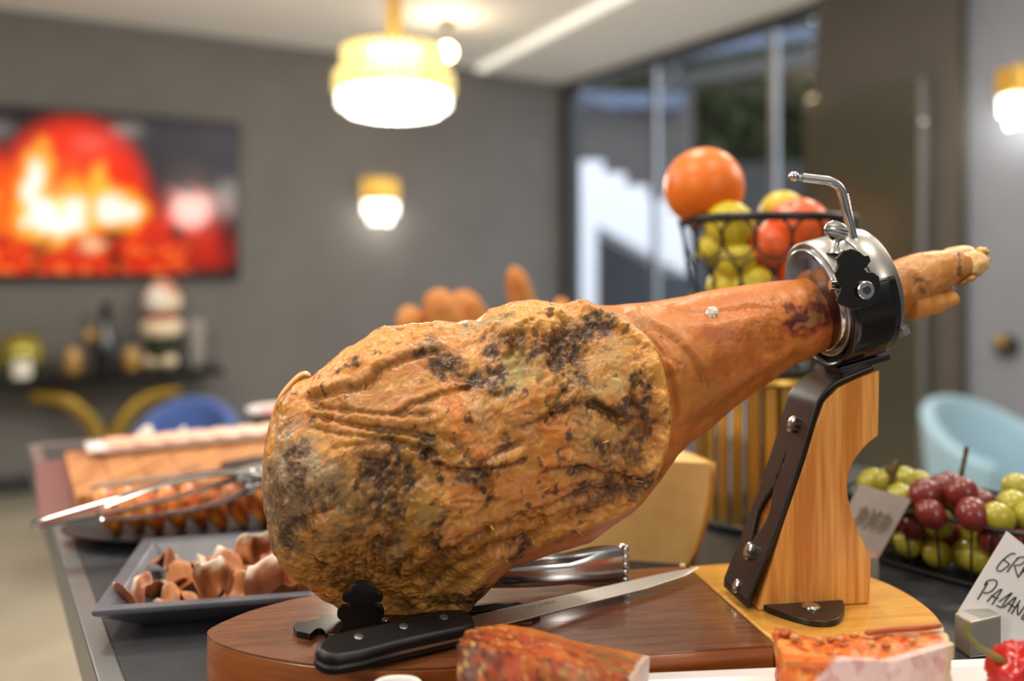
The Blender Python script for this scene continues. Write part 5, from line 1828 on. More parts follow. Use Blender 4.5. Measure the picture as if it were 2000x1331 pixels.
# ================================================================== cheese wedge
Yw = 0.985
chs = empty('cheese_wedge', PZ(1260, 1112, ZC) * 1, 0, 'pale parmesan wedge with amber rind behind the ham', 'cheese')
zt_ = P(1390, 905, Yw).z
ca = P(1090, 905, Yw + 0.035); ca.z = 0
fr_ = P(1388, 905, Yw); fr_.z = 0
lowr = PZ(1345, 1105, ZC); lowr.z = 0
bkp = fr_ + Vector((-0.10, 0.13, 0))
lowb = lowr + Vector((-0.085, 0.13, 0))
nlev = 8
lv = []
for i in range(nlev + 1):
    q_ = i / nlev
    z_ = ZC + 0.0008 + (zt_ - ZC - 0.0008) * q_
    f_ = math.sin(q_ * math.pi / 2) ** 0.9
    R0 = lowr.lerp(fr_, f_); R1 = lowb.lerp(bkp, f_)
    mid = (R0 + R1) / 2 + Vector((0.018, 0.02, 0))
    arcp = spline([R0, mid, R1], 5)
    lv.append([Vector((ca.x, ca.y, z_))] + [Vector((p.x, p.y, z_)) for p in arcp])
m = MB()
n_ = len(lv[0])
m.v = [p for l in lv for p in l]
fs = [list(range(n_))[::-1], [nlev * n_ + j for j in range(n_)]]
for i in range(nlev):
    for j in (0, n_ - 1):
        k_ = (j + 1) % n_
        fs.append([i * n_ + j, i * n_ + k_, (i + 1) * n_ + k_, (i + 1) * n_ + j])
m.f = fs
m.build('paste', MAT['cheese'], chs, smooth=40)
rind = [[p + (p - Vector((ca.x, ca.y, p.z))).normalized() * 0.003 for p in l[1:]] for l in lv]
MB().grid(rind).build('rind', MAT['cheese_rind'], chs, smooth=60, solid=0.006)

# ================================================================== gold riser and fruit basket
gc = Vector((0.333, 1.170, ZC))
gr = empty('gold_riser', gc, 0, 'round riser of upright gold bars carrying the fruit basket', 'riser')
MB().lathe([(0.001, 0.0005), (0.092, 0.0005), (0.094, 0.004), (0.094, 0.010), (0.090, 0.013), (0.001, 0.013)], gc, 48).build('base', MAT['dark_plate'], gr, smooth=40)
hg_ = 0.198
MB().lathe([(0.001, hg_ - 0.010), (0.090, hg_ - 0.010), (0.092, hg_ - 0.006), (0.090, hg_), (0.001, hg_)], gc, 48).build('top_disc', MAT['gold'], gr, smooth=40)
first = None
for i in range(26):
    a_ = 2 * math.pi * i / 26
    if first is None:
        first = MB().box(gc + Vector((0, 0, hg_ / 2)), (0.004, 0.014, hg_ - 0.02)).build('gold_bar', MAT['gold'], gr, smooth=0, bevel=0.0008)
        o = first
    else:
        o = first.copy(); col.objects.link(o)
    o.location = (0.084 * math.cos(a_), 0.084 * math.sin(a_), 0)
    o.rotation_euler = (0, 0, a_)
zb_ = ZC + hg_
zr_ = P(1495, 431, 1.17).z
fb = empty('wire_fruit_basket', Vector((gc.x, gc.y, zb_)), 0, 'black wire fruit basket with circle pattern on the gold riser', 'basket')
bcx, bcy = gc.x + 0.008, gc.y
H_ = zr_ - zb_


def bas_r(q): return 0.070 + (0.114 - 0.070) * q ** 0.75


def circ(r, z, n=48): return [Vector((bcx + r * math.cos(t_), bcy + r * math.sin(t_), z)) for t_ in np.linspace(0, 2 * math.pi, n, endpoint=False)]


MB().tube(circ(bas_r(1), zr_), 0.0042, 10, closed=True, flat=(1.3, 0.7)).build('rim', MAT['wire_black'], fb)
MB().tube(circ(bas_r(0), zb_ + 0.004), 0.0035, 8, closed=True).build('foot_ring', MAT['wire_black'], fb)
MB().lathe([(0.001, zb_ + 0.003), (bas_r(0), zb_ + 0.003), (bas_r(0), zb_ + 0.005), (0.001, zb_ + 0.005)], (bcx, bcy, 0), 32).build('floor_plate', MAT['wire_black'], fb, smooth=40)
nr_, rows_ = 16, 4
for k_ in range(rows_):
    q0, q1 = k_ / rows_, (k_ + 1) / rows_
    qc = (q0 + q1) / 2
    for i in range(nr_):
        a_ = 2 * math.pi * (i + 0.5 * (k_ % 2)) / nr_
        pts_ = []
        for t_ in np.linspace(0, 2 * math.pi, 22, endpoint=False):
            q_ = qc + (q1 - q0) / 2 * math.sin(t_)
            an = a_ + math.pi / nr_ * math.cos(t_)
            pts_.append(Vector((bcx + bas_r(max(0, q_)) * math.cos(an), bcy + bas_r(max(0, q_)) * math.sin(an), zb_ + 0.004 + (H_ - 0.006) * q_)))
        MB().tube(pts_, 0.0018, 6, closed=True).build('wire_circle', MAT['wire_black'], fb)


def fruit(name, px, py, Y, rpx, mat, label, cat, squash=1.0, stemc=None, group=None):
    c_ = P(px, py, Y)
    r_ = rpx * Y / F
    r_ *= 1.02
    if name != 'grapefruit':                      # keep it inside the wires
        lim = bas_r(min(1, max(0, (c_.z - zb_) / H_))) - r_ * 0.86 - 0.003
        dv_ = Vector((c_.x - bcx, c_.y - bcy, 0))
        if dv_.length > lim:
            dv_ = dv_.normalized() * max(lim, 0.0)
            c_ = Vector((bcx + dv_.x, bcy + dv_.y, c_.z))
    m = MB()
    prof = []
    for i in range(17):
        t_ = math.pi * i / 16
        rr = r_ * math.sin(t_)
        z_ = -r_ * squash * math.cos(t_)
        dim = 0.10 * r_ * math.exp(-(rr / (0.25 * r_)) ** 2)
        prof.append((max(rr, 0.0004), z_ + (dim if z_ < 0 else -dim)))
    e = empty(name, c_ - Vector((0, 0, r_ * squash)), 0, label, cat, group)
    tl_ = Matrix.Rotation(random.uniform(-0.5, 0.5), 4, 'X') @ Matrix.Rotation(random.uniform(-0.5, 0.5), 4, 'Y')
    m.lathe(prof, (0, 0, 0), 32, Matrix.Translation(c_) @ tl_)
    m.build('peel', MAT[mat], e, smooth=180)
    MB().cyl(c_ + tl_.to_3x3() @ Vector((0, 0, r_ * squash * 0.86)), c_ + tl_.to_3x3() @ Vector((0, 0, r_ * squash * 0.95)), 0.004, 8).build('stem_button', MAT['twig'], e)
    return e


fruit('grapefruit', 1375, 366, 1.155, 76, 'orange_peel', 'big bright orange grapefruit on top of the wire basket', 'fruit')
fruit('yellow_apple', 1410, 438, 1.105, 48, 'yellow_peel', 'yellow apple in front of the big orange grapefruit', 'fruit', 0.95)
fruit('yellow_apple', 1372, 486, 1.125, 38, 'yellow_peel', 'yellow apple at the far left inside the wire basket', 'fruit', 0.95)
fruit('yellow_apple', 1422, 508, 1.10, 40, 'yellow_peel', 'yellow apple below the front one in the wire basket', 'fruit', 0.95)
fruit('yellow_apple', 1402, 562, 1.12, 42, 'yellow_peel', 'yellow apple with orange blush low in the wire basket', 'fruit', 0.95)
fruit('yellow_apple', 1470, 560, 1.11, 42, 'yellow_peel', 'yellow apple low in the middle of the wire basket', 'fruit', 0.95)
fruit('yellow_apple', 1530, 418, 1.185, 46, 'yellow_peel', 'yellow apple peeking up behind the red orange', 'fruit', 0.95)
fruit('red_orange', 1556, 448, 1.14, 64, 'red_orange_peel', 'large reddish orange rising above the basket rim', 'fruit', 0.92)
fruit('red_orange', 1497, 485, 1.125, 46, 'red_orange_peel', 'deep orange fruit behind the circles of the basket', 'fruit')
fruit('red_orange', 1566, 530, 1.12, 50, 'red_orange_peel', 'deep orange fruit beside the steel ring', 'fruit')
fruit('red_orange', 1462, 515, 1.17, 46, 'red_orange_peel', 'shaded red orange in the centre of the basket', 'fruit')
fruit('red_orange', 1590, 660, 1.14, 44, 'red_orange_peel', 'red orange at the bottom of the basket under the shank', 'fruit')
fruit('red_orange', 1450, 640, 1.14, 46, 'red_orange_peel', 'red orange at the bottom of the basket behind the shank', 'fruit')

# ================================================================== grapes in a wire basket
GO = Vector((0.512, 0.980, ZC))
gd = Vector((0.64, -0.77, 0)).normalized()
gn = Vector((0.77, 0.64, 0)).normalized()
gb = empty('grape_basket', GO, 0, 'low black wire basket full of grapes beside the stand', 'basket')
ha, hb, hz = 0.132, 0.078, 0.070


def gpt(t_, q, sc=1.0):
    k_ = (0.82 + 0.18 * q) * sc
    c_, s_ = math.cos(t_), math.sin(t_)
    e_ = 0.62
    x = math.copysign(abs(c_) ** e_, c_) * ha * k_
    y = math.copysign(abs(s_) ** e_, s_) * hb * k_
    return GO + gd * x + gn * y + UPZ * (0.002 + hz * q)


tt_ = np.linspace(0, 2 * math.pi, 64, endpoint=False)
MB().tube([gpt(t_, 1) for t_ in tt_], 0.0026, 8, closed=True).build('rim', MAT['wire_black'], gb)
MB().tube([gpt(t_, 0.04) for t_ in tt_], 0.0022, 8, closed=True).build('base_ring', MAT['wire_black'], gb)
MB().prism([gpt(t_, 0.0, 0.98) for t_ in tt_], (0, 0, 0.002)).build('base', MAT['wire_black'], gb)
for t_ in np.linspace(0, 2 * math.pi, 48, endpoint=False):
    MB().tube([gpt(t_, 0.02), gpt(t_, 0.5), gpt(t_, 1.0)], 0.0013, 6).build('wire', MAT['wire_black'], gb)
GR_ = 0.0155
spots = []
top = [(1806, 967, 0.95, 'r', 30, 'red grape with a green blush, left of the tall stem'), (1836, 958, 0.985, 'r', 28, 'dull red grape behind the blushing one'), (1858, 952, 0.985, 'r', 28, 'red grape left of the tall stem base'), (1877, 965, 0.935, 'r', 31, 'large dark red grape under the tall stem'),
       (1900, 1005, 0.905, 'r', 31, 'large wine red grape resting on the basket rim'), (1818, 1005, 0.93, 'r', 28, 'mauve grape peeking above the front rim'), (1922, 985, 0.955, 'r', 25, 'small red grape right of the large dark one'),
       (1988, 955, 0.955, 'g', 29, 'topmost yellow green grape at the picture edge'), (1982, 990, 0.92, 'g', 31, 'yellow green grape in the middle of the right cluster'), (1950, 1012, 0.895, 'g', 29, 'yellow green grape left of the white price card'), (2012, 1010, 0.90, 'g', 29, 'yellow green grape cut by the picture edge'),
       (1705, 946, 1.02, 'g', 29, 'leftmost yellow green grape beside the wooden post'), (1738, 944, 1.0, 'g', 28, 'green grape under the stubby twig'), (1766, 942, 1.0, 'g', 28, 'green grape right of the stubby twig'), (1796, 946, 1.0, 'g', 26, 'green grape behind the blushing red one'), (1760, 975, 0.97, 'g', 28, 'green grape behind the grey label')]
first = {}
proto_g = {}


def grape(c_, kind, r_, label):
    if kind not in proto_g:
        m = MB().sphere((0, 0, 0), (1, 1, 1.10), 20, 14)
        me = bpy.data.meshes.new('grape_' + kind)
        me.from_pydata([tuple(p) for p in m.v], [], m.f)
        me.shade_smooth()
        me.materials.append(MAT['grape_green' if kind == 'g' else 'grape_red'])
        proto_g[kind] = me
    o_ = bpy.data.objects.new('green_grape' if kind == 'g' else 'red_grape', proto_g[kind])
    o_.location = c_
    o_.scale = (r_, r_, r_)
    o_.rotation_euler = (random.uniform(-0.8, 0.8), random.uniform(-0.8, 0.8), random.uniform(0, 3))
    col.objects.link(o_)
    tag(o_, label, 'grape', 'green grapes in the wire basket' if kind == 'g' else 'red grapes in the wire basket')
    spots.append((Vector(c_), r_))


for (x, y, Y, kd, rp, lab) in top:
    grape(P(x, y, Y), kd, rp * Y / F, lab)
r = random.Random(21)
tries = 0
while len(spots) < 66 and tries < 12000:
    tries += 1
    q = r.uniform(0.0, 0.62)
    t_ = r.uniform(0, 2 * math.pi)
    sc = r.uniform(0.2, 0.80) if r.random() < 0.4 else r.uniform(0.70, 0.83)
    c_ = gpt(t_, q, sc) + UPZ * (GR_ * 1.15)
    if all((c_ - s_[0]).length > (GR_ + s_[1]) * 0.86 for s_ in spots):
        d_ = (c_ - GO).dot(gd)
        kd = 'g' if (q < 0.22 or d_ > 0.075 or d_ < -0.10) else 'r'
        if r.random() < 0.12: kd = 'g' if kd == 'r' else 'r'
        grape(c_, kd, GR_, 'green grape among the lower ones inside the wire basket' if kd == 'g' else 'red grape among the lower ones inside the wire basket')
tw = [P(1874, 950, 0.955), P(1880, 915, 0.955), P(1885, 892, 0.955), P(1888, 873, 0.955)]
MB().tube(spline(tw, 5), [0.0030, 0.0022, 0.0026, 0.0022] * 4, 8).build('vine_twig', MAT['twig'], smooth=60, label='tall brown grape stem rising between red grapes', cat='grape stem')
st_ = empty('grape_twig', P(1745, 938, 0.985), 0, 'stubby forked brown grape twig over the green grapes', 'grape stem')
MB().tube(spline([P(1740, 950, 0.98), P(1746, 920, 0.98), P(1755, 900, 0.98)], 5), 0.0042, 10).build('stalk', MAT['twig'], st_, smooth=60)
MB().tube(spline([P(1745, 930, 0.98), P(1735, 922, 0.98), P(1731, 912, 0.98)], 5), 0.0028, 8).build('side_stalk', MAT['twig'], st_, smooth=60)

# ================================================================== price cards
hb_ = PZ(1905, 1276, ZC)
Yk = 0.775
hold = empty('card_holder', P(1910, 1278, Yk), 0, 'grey metal card holder block gripping the white price card', 'card holder')
zb0 = P(1910, 1278, Yk).z
tl, tr2, trb, tlb = P(1868, 1196, Yk + 0.012), P(1956, 1219, Yk - 0.012), P(1940, 1200, Yk + 0.016), P(1876, 1192, Yk + 0.022)
blk = [P(1864, 1197, Yk), P(1895, 1222, Yk - 0.022), P(1956, 1219, Yk - 0.006), P(1922, 1196, Yk + 0.018)]
zt2 = blk[0].z
blk = [Vector((p.x, p.y, zt2)) for p in blk]
MB().prism([Vector((p.x, p.y, zt2 - 0.030)) for p in blk], (0, 0, 0.030)).build('block', MAT['grey_block'], hold, smooth=0, bevel=0.0015)
cen_ = sum(blk, Vector()) / 4
MB().prism([Vector((cen_.x + (p.x - cen_.x) * 1.0 + dx, cen_.y + (p.y - cen_.y) * 1.0, ZC + 0.0006)) for p, dx in zip(blk, (0, 0, 0.05, 0.05))], (0, 0, zt2 - 0.030 - ZC)).build('foot', MAT['brushed_steel'], hold, smooth=0, bevel=0.001)
c_o = P(1870, 1196, Yk + 0.006)                 # lower left of the card
c_u = (P(1966, 1038, Yk + 0.030) - c_o)          # left edge, upwards
hgt = c_u.length
c_u.normalize()
c_r = (P(2040, 1270, Yk + 0.004) - c_o)
c_r = (c_r - c_u * c_r.dot(c_u)).normalized()
c_n = c_r.cross(c_u)
if c_n.y > 0: c_n = -c_n


def CD(x, y, d=0.0): return c_o + c_r * x + c_u * y + c_n * d


card = empty('price_card', CD(0.05, 0, 0), 0, 'white handwritten cheese price card at the right picture edge', 'price card')
wd_ = 0.066
MB().prism([CD(0, 0), CD(wd_, 0), CD(wd_, hgt), CD(0, hgt)], c_n * 0.0005).build('paper', MAT['white_card'], card, smooth=0)


def img_to_card(px, py):
    """ray through the photograph's column/row onto the card's plane"""
    d_ = Vector(((px - 1000) / F, 1, -(py - HOR) / F))
    o_ = Vector((0, 0, CZ))
    t_ = (c_o - o_).dot(c_n) / d_.dot(c_n)
    return o_ + d_ * t_ + c_n * 0.0011


cs = 140 / 599.0
strokes = [[(520, 268), (498, 262), (455, 285), (405, 330), (370, 378), (372, 405), (398, 410), (440, 382), (470, 350), (425, 318)],
           [(452, 420), (478, 380), (512, 335), (548, 300)], [(530, 305), (570, 292), (600, 300), (598, 330), (560, 358), (520, 362), (515, 372), (540, 450), (548, 455), (600, 370)],
           [(560, 440), (600, 395), (640, 350), (652, 440)], [(580, 415), (640, 412)],
           [(205, 648), (240, 590), (290, 510)], [(262, 530), (285, 495), (325, 482), (362, 492), (366, 520), (340, 560), (300, 590), (255, 592)],
           [(285, 665), (330, 615), (410, 560), (325, 690)], [(318, 618), (378, 640)],
           [(385, 665), (440, 625), (495, 590), (445, 650), (405, 715)], [(362, 698), (408, 716)],
           [(425, 715), (470, 670), (528, 628), (460, 750)], [(462, 680), (515, 712)],
           [(487, 768), (530, 700), (560, 655)], [(545, 690), (540, 780), (590, 715), (625, 670)],
           [(640, 720), (600, 765), (575, 800), (585, 815), (620, 790)]]
for st0 in strokes:
    pts_ = [img_to_card(1860 + x * cs, 1020 + y * cs) for x, y in st0]
    ok = [p for p in pts_ if (p - c_o).dot(c_r) < wd_ - 0.002]
    if len(ok) < 2: continue
    MB().tube(spline(ok, 3), 0.00055, 6).build('ink_stroke', MAT['card_ink'], card, smooth=60)
# grey label seen from behind
Yg = 0.93
lq = [P(1680, 946, Yg + 0.01), P(1779, 976, Yg + 0.01), P(1708, 1104, Yg - 0.005), P(1612, 1072, Yg - 0.005)]
gl = empty('grey_label', (lq[2] + lq[3]) / 2, 0, 'grey see-through label with mirrored writing between post and grapes', 'label')
nl_ = (lq[1] - lq[0]).cross(lq[3] - lq[0]).normalized()
if nl_.y > 0: nl_ = -nl_
MB().prism(lq, nl_ * 0.0006).build('paper', MAT['grey_card'], gl, smooth=0)


def on_label(u_, v_, d=0.0012): return lq[0].lerp(lq[1], u_).lerp(lq[3].lerp(lq[2], u_), v_) + nl_ * d


for i in range(9):
    u0 = 0.22 + i * 0.075
    pts_ = [on_label(u0 + 0.03 * math.sin(t_) + 0.01 * t_ / 6, 0.42 + (0.10 + 0.05 * (i % 2)) * math.cos(t_)) for t_ in np.linspace(0, 5.2 if i % 3 else 3.4, 14)]
    MB().tube(pts_, 0.0010, 6).build('ink_stroke', MAT['grey_ink'], gl, smooth=60)
MB().prism([on_label(0.55, 0.84, 0.0009), on_label(0.99, 0.84, 0.0009), on_label(0.99, 0.97, 0.0009), on_label(0.55, 0.97, 0.0009)], nl_ * 0.0003).build('red_band', pm('coral', C(226, 128, 108), 0.5), gl, smooth=0)
mid = (lq[2] * 0.7 + lq[3] * 0.3)
MB().prism([Vector((mid.x - 0.02, mid.y - 0.012, ZC + 0.0006)), Vector((mid.x + 0.015, mid.y - 0.012, ZC + 0.0006)), Vector((mid.x + 0.015, mid.y + 0.012, ZC + 0.0006)), Vector((mid.x - 0.02, mid.y + 0.012, ZC + 0.0006))], (0, 0, mid.z - ZC + 0.006)).build('label_stand', MAT['grey_block'], gl, smooth=0)

# ================================================================== foreground platters
ZP = 0.928
e0, e1_ = PZ(1262, 1313, ZP), PZ(1938, 1284, ZP)
dx_ = (e1_ - e0); dx_.z = 0; plen = dx_.length; dx_.normalize()
dy_ = Vector((dx_.y, -dx_.x, 0))
if dy_.y > 0: dy_ = -dy_


def PF(x, y, z): return Vector((e0.x, e0.y, 0)) + dx_ * x + dy_ * y + UPZ * z


plat = empty('white_platter', PF(0.17, 0.09, ZC), 0, 'white rectangular platter holding the bacon slab and red pepper', 'platter')
m = MB()
W_, D_ = plen + 0.12, 0.20
for (i_, z) in ((0.035, ZC + 0.0006), (0.0, ZP - 0.004), (0.0, ZP), (0.012, ZP - 0.001), (0.030, ZC + 0.014)):
    m.v += [PF(i_ - 0.03, i_, z), PF(W_ - i_, i_, z), PF(W_ - i_, D_ - i_, z), PF(i_ - 0.03, D_ - i_, z)]
m.f = [[3, 2, 1, 0], [16, 17, 18, 19]] + [[k_ * 4 + j, k_ * 4 + (j + 1) % 4, k_ * 4 + 4 + (j + 1) % 4, k_ * 4 + 4 + j] for k_ in range(4) for j in range(4)]
m.build('dish', MAT['white_porcelain'], plat, smooth=0, bevel=0.002)
zpl = ZC + 0.014
# small dish tab, bottom centre
tb = P(781, 1319, 0.622)
hz_ = tb.z - ZC
dsh = empty('small_dish', Vector((tb.x, tb.y - 0.05, ZC)), 0, 'small white dish at the lower picture edge left of the meat chunk', 'dish')
hw = 47 * tb.y / F


def rrect(cx, cy, hx, hy, r_, z, n=6):
    out_ = []
    for (sx, sy, a0) in ((1, 1, 0), (-1, 1, 90), (-1, -1, 180), (1, -1, 270)):
        for i in range(n + 1):
            t_ = math.radians(a0 + 90 * i / n)
            out_.append(Vector((cx + sx * (hx - r_) + r_ * math.cos(t_), cy + sy * (hy - r_) + r_ * math.sin(t_), z)))
    return out_


ly = [rrect(tb.x, tb.y - 0.06, hw * 0.75, 0.045, 0.012, ZC + 0.0006), rrect(tb.x, tb.y - 0.06, hw, 0.06, 0.014, ZC + hz_ - 0.003), rrect(tb.x, tb.y - 0.06, hw, 0.06, 0.014, ZC + hz_), rrect(tb.x, tb.y - 0.06, hw * 0.88, 0.056, 0.012, ZC + hz_ - 0.0005), rrect(tb.x, tb.y - 0.06, hw * 0.7, 0.045, 0.010, ZC + 0.012)]
m = MB()
nn_ = len(ly[0])
m.v = [p for l in ly for p in l]
m.f = [list(range(nn_))[::-1], [4 * nn_ + j for j in range(nn_)]] + [[k_ * nn_ + j, k_ * nn_ + (j + 1) % nn_, (k_ + 1) * nn_ + (j + 1) % nn_, (k_ + 1) * nn_ + j] for k_ in range(4) for j in range(nn_)]
m.build('bowl', MAT['white_porcelain'], dsh, smooth=50)


def meat_block(name, top_back, top_front, zb, label, cat, colf, seed, nx_=60, ny_=36, amp=0.0012, depth_front=0.004):
    """slab whose top face is a ruled patch between two edges (world points); sides drop to zb"""
    tbk = spline(top_back, 12); tfr = spline(top_front, 12)
    n_ = nx_

    def samp(l, q_):
        f_ = q_ * (len(l) - 1); i_ = min(int(f_), len(l) - 2)
        return l[i_].lerp(l[i_ + 1], f_ - i_)
    rows, meta = [], []
    nt_, ns_ = 22, 22
    for i in range(n_ + 1):
        q_ = i / n_
        a_, b_ = samp(tbk, q_), samp(tfr, q_)
        row, me_ = [], []
        for j in range(8):
            p = Vector((a_.x, a_.y + 0.003 * (1 - (j / 7)), zb + (a_.z - zb) * j / 8)); row.append(p); me_.append((q_, 'b', j / 8))
        for j in range(nt_ + 1):
            row.append(a_.lerp(b_, j / nt_)); me_.append((q_, 't', j / nt_))
        for j in range(1, ns_ + 1):
            row.append(Vector((b_.x, b_.y - depth_front * j / ns_, b_.z + (zb - b_.z) * j / ns_))); me_.append((q_, 'f', j / ns_))
        rows.append(row); meta.append(me_)
    m = MB().grid(rows)
    mcount = len(rows[0])
    fl0 = list(range(mcount)); fl1 = [n_ * mcount + j for j in range(mcount)]
    # end caps as fans around a centre
    for fl_, flip in ((fl0, False), (fl1, True)):
        c_ = sum((m.v[k_] for k_ in fl_), Vector()) / len(fl_)
        prev = fl_
        q_end = 0.0 if not flip else 1.0
        for ring in range(1, 7):
            f_ = ring / 7
            base_ = len(m.v)
            for k_ in fl_:
                m.v.append(m.v[k_].lerp(c_, f_))
                meta.append([(q_end, 'e', f_)])
            cur = list(range(base_, base_ + len(fl_)))
            for j in range(len(fl_) - 1):
                m.f.append([prev[j], prev[j + 1], cur[j + 1], cur[j]])
            prev = cur
        m.f.append(prev)
    mt = [x for r_ in meta for x in r_]
    pts_ = np.array([tuple(p) for p in m.v])
    d_ = fbm(pts_ * 45 + seed, 4) * 2.0 + fbm(pts_ * 160 + seed, 3) * 0.8
    cx = pts_.mean(0)
    nrm_ = pts_ - cx
    nrm_ /= np.maximum(1e-6, np.linalg.norm(nrm_, axis=1))[:, None]
    cc = colf(pts_, mt)
    dd = d_ * amp
    pts2 = pts_ + nrm_ * dd[:, None]
    pts2[:, 2] = np.maximum(pts2[:, 2], zb)
    m.v = [Vector(p) for p in pts2]
    return m.build(name, MAT['vfood'], smooth=50, colors=cc, label=label, cat=cat)


def col_chunk(pts_, mt):
    n1_ = fbm(pts_ * 60 + 5, 4); n2_ = fbm(pts_ * 110 + 60, 3); n3_ = fbm(pts_ * 170 + 90, 3)
    q_ = np.array([a_[0] for a_ in mt]); kd = np.array([a_[1] for a_ in mt]); f_ = np.array([a_[2] for a_ in mt])
    c_ = np.tile(np.array(C(168, 74, 40)[:3]), (len(mt), 1))

    def mx(k_, rgb, s=1.0):
        nonlocal c_
        k_ = np.clip(k_ * s, 0, 1)[:, None]
        c_ = c_ * (1 - k_) + np.array(C(*rgb)[:3]) * k_
    mx(sstep(-0.1, 0.4, n1_), (196, 104, 48), 0.8)
    mx(sstep(0.1, 0.5, n2_), (206, 134, 74), 0.6)
    mx(sstep(0.0, 0.4, fbm(pts_ * 50 + 200, 3)), (190, 84, 62), 0.6)
    mx((1 - sstep(0.12, 0.34, q_ + 0.15 * n1_)) * sstep(-0.3, 0.2, n2_ + 0.1), (74, 44, 40), 0.85)
    mx(sstep(0.40, 0.55, n3_), (208, 168, 104), 0.8)
    mx(sstep(0.32, 0.5, fbm(pts_ * 140 + 300, 3)), (84, 50, 36), 0.8)
    mx(sstep(0.15, 0.4, fbm(pts_ * 40 + 240, 3)) * sstep(0.5, 0.7, q_), (120, 100, 60), 0.6)
    mx((kd == 't') * (1 - sstep(0.0, 0.35, f_)), (208, 128, 50), 0.6)
    mx((kd == 'e') * (q_ > 0.5) * 1.0, (206, 184, 176), 0.95)
    mx(sstep(0.965, 0.985, q_), (206, 184, 176), 0.9)
    return np.concatenate([c_, np.ones((len(mt), 1))], 1)


# the chunk rests on a small slate of its own
cA = [P(908, 1233, 0.615), P(950, 1224, 0.628), P(1000, 1222, 0.635), P(1060, 1234, 0.638), P(1140, 1254, 0.638), P(1266, 1283, 0.632)]
cB = [P(893, 1262, 0.585), P(950, 1270, 0.580), P(1010, 1280, 0.575), P(1080, 1292, 0.574), P(1150, 1304, 0.575), P(1238, 1324, 0.585)]
zck = 0.916
MB().prism([Vector((-0.050, 0.48, ZC + 0.0006)), Vector((0.095, 0.48, ZC + 0.0006)), Vector((0.095, 0.638, ZC + 0.0006)), Vector((-0.050, 0.628, ZC + 0.0006))], (0, 0, 0.015)).build('slate_slab', MAT['slate'], smooth=0, bevel=0.001, label='small dark slab under the smoked meat chunk', cat='slab')
meat_block('smoked_meat_chunk', cA, cB, zck + 0.0002, 'rust red spiced chunk of smoked meat at the lower edge', 'meat', col_chunk, 3, amp=0.0011, depth_front=0.03)


def col_bacon(pts_, mt):
    n1_ = fbm(pts_ * 70 + 15, 4); n2_ = fbm(pts_ * 150 + 66, 3); n3_ = fbm(pts_ * 100 + 91, 3)
    q_ = np.array([a_[0] for a_ in mt]); kd = np.array([a_[1] for a_ in mt]); f_ = np.array([a_[2] for a_ in mt])
    c_ = np.tile(np.array(C(222, 112, 44)[:3]), (len(mt), 1))

    def mx(k_, rgb, s=1.0):
        nonlocal c_
        k_ = np.clip(k_ * s, 0, 1)[:, None]
        c_ = c_ * (1 - k_) + np.array(C(*rgb)[:3]) * k_
    mx(sstep(0.0, 0.4, n1_), (236, 168, 96), 0.7)
    mx(sstep(0.05, 0.4, n2_), (176, 66, 26), 0.8)
    mx(sstep(0.15, 0.45, n3_), (196, 128, 70), 0.7)
    mx((kd == 't') * (1 - sstep(0.02, 0.16, f_)), (176, 92, 50), 0.9)
    edge = np.where(kd == 't', f_ - 1.0, np.where(kd == 'f', f_, -9))
    lowl = 0.42 * (1 - sstep(0.10, 0.34, q_))
    bnd = -0.16 * sstep(0.25, 0.45, q_) + 0.10 * np.exp(-((q_ - 0.62) / 0.10) ** 2) + lowl - 0.10 * sstep(0.75, 0.95, q_)
    white = sstep(-0.03, 0.05, edge - bnd + 0.05 * n1_)
    mx(white, (222, 190, 186), 1.0)
    mx(white * sstep(0.1, 0.5, fbm(pts_ * 50 + 410, 3)), (206, 158, 154), 0.7)
    mx(white * sstep(0.3, 0.5, fbm(pts_ * 70 + 440, 3)), (196, 120, 120), 0.5)
    mx((kd == 'e') * (q_ > 0.5) * 1.0, (204, 178, 140), 0.95)
    mx(sstep(0.94, 0.97, q_), (206, 184, 150), 0.9)
    mx((kd == 'e') * (q_ > 0.5) * sstep(0.0, 0.4, n1_), (176, 140, 96), 0.6)
    return np.concatenate([c_, np.ones((len(mt), 1))], 1)


zt3 = 0.972
bA = [PZ(1514, 1226, zt3), PZ(1540, 1228, zt3 - 0.001), PZ(1566, 1240, zt3 - 0.003), PZ(1620, 1240, zt3), PZ(1680, 1240, zt3), PZ(1760, 1234, zt3), PZ(1842, 1226, zt3)]
bB = [PZ(1528, 1292, zt3 - 0.004), PZ(1600, 1294, zt3 - 0.002), PZ(1680, 1292, zt3), PZ(1760, 1288, zt3), PZ(1856, 1262, zt3 + 0.001)]
meat_block('bacon_slab', bA, bB, zpl + 0.0004, 'paprika crusted bacon slab with pale fat on the white platter', 'bacon', col_bacon, 9, nx_=110, amp=0.0020)
rr_ = spline([p + UPZ * 0.001 for p in [PZ(1690, 1240, zt3 + 0.003), PZ(1740, 1233, zt3 + 0.003), PZ(1790, 1230, zt3 + 0.004), PZ(1838, 1225, zt3 + 0.003)]], 6)
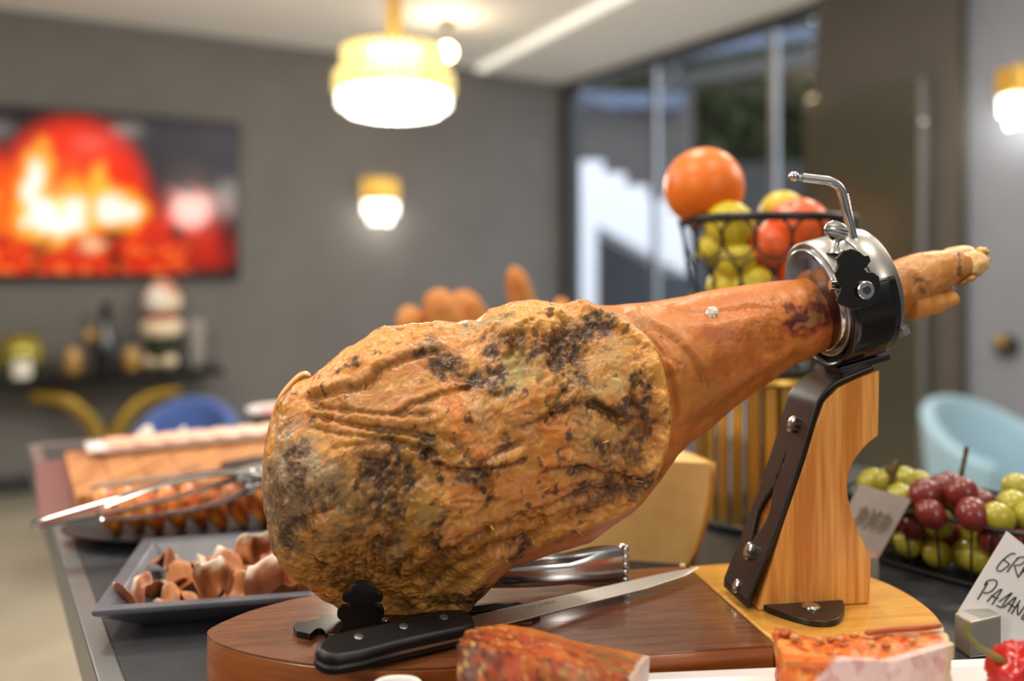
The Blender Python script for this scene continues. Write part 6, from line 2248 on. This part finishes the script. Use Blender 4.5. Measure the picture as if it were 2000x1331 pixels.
# rolled paprika rind and crumbs on the bacon are crusts of their own
bs = bpy.data.objects['bacon_slab']
m = MB().tube(rr_, [0.0012] + [0.0022] * (len(rr_) - 2) + [0.0016], 10)
m.build('rind_roll', MAT['vfood'], bs, smooth=180, colors=np.tile(np.array(C(176, 92, 44)), (len(m.v), 1)))
for (x, y, s_) in ((1534, 1238, 1.3), (1552, 1246, 1.1), (1600, 1250, 1.0), (1640, 1248, 1.0), (1668, 1240, 0.9), (1700, 1258, 1.0), (1730, 1262, 0.9), (1650, 1262, 1.0), (1780, 1252, 0.8), (1622, 1250, 0.9)):
    q_ = PZ(x, y, zt3 + 0.002)
    m = MB().sphere(q_, (0.0034 * s_, 0.0030 * s_, 0.0022 * s_), 12, 8, None, 0.18)
    m.build('crust_lump', MAT['vfood'], bs, smooth=180, colors=np.tile(np.array(C(*((176, 84, 36) if int(x) % 4 else (206, 140, 84)))), (len(m.v), 1)))

# red pepper with stem
pc_ = P(1992, 1318, 0.60)
pep = empty('red_pepper', Vector((pc_.x, pc_.y, zpl)), 0, 'wrinkled round red pepper with a curled green stem', 'pepper')
m = MB().sphere((0, 0, 0), 1.0, 48, 28)
pts_ = np.array([tuple(p) for p in m.v])
nn = ridged(pts_ * 2.2 + 4, 2)
pts_ = pts_ * (1 - 0.16 * (1.2 - nn))[:, None]
Rp = 0.0225
m.v = [pc_ + Vector(p) * Rp for p in pts_]
lowz = min(p.z for p in m.v)
m.build('flesh', MAT['pepper_red'], pep, smooth=180)
MB().prism([Vector((pc_.x - 0.02, pc_.y - 0.02, zpl + 0.0004)), Vector((pc_.x + 0.03, pc_.y - 0.02, zpl + 0.0004)), Vector((pc_.x + 0.03, pc_.y + 0.02, zpl + 0.0004)), Vector((pc_.x - 0.02, pc_.y + 0.02, zpl + 0.0004))], (0, 0, max(0.001, lowz - zpl + 0.001))).build('cheese_cube', MAT['cheese'], smooth=0, bevel=0.001, label='pale cube under the wrinkled red pepper', cat='cheese')
stm = spline([P(1966, 1294, 0.595), P(1940, 1282, 0.595), P(1915, 1266, 0.597), P(1895, 1245, 0.60), P(1888, 1226, 0.602), P(1894, 1217, 0.602)], 6)
MB().tube(stm, [0.0028 - 0.0012 * math.sin(min(1, i / 22) * math.pi / 2) + (0.0008 if i > len(stm) - 4 else 0) for i in range(len(stm))], 10).build('stem', MAT['pepper_green'], pep, smooth=180)
MB().cyl(stm[-1] - (stm[-1] - stm[-2]).normalized() * 0.0005, stm[-1] + (stm[-1] - stm[-2]).normalized() * 0.0006, 0.0022, 10).build('stem_cut', MAT['stem_cut'], pep)
cx_ = P(1966, 1296, 0.594)
ax_ = (pc_ - cx_).normalized()
pp_ = ax_.orthogonal().normalized(); qq_ = ax_.cross(pp_)
for i in range(5):
    a_ = 2 * math.pi * i / 5
    d_ = pp_ * math.cos(a_) + qq_ * math.sin(a_)
    MB().tube([cx_, cx_ + d_ * 0.006 + ax_ * 0.001, cx_ + d_ * 0.011 + ax_ * 0.006], [0.0028, 0.0032, 0.0006], 8, flat=(0.4, 1.2), up=ax_).build('calyx_leaf', MAT['pepper_green'], pep, smooth=180)
# crumb of cheese on the board edge
m = MB().sphere(PZ(1334, 1106, ZB + 0.003), (0.003, 0.003, 0.0026), 10, 6, None, 0.2)
m.build('cheese_crumb', MAT['cheese'], smooth=40, label='tiny cheese crumb at the back edge of the board', cat='crumb')
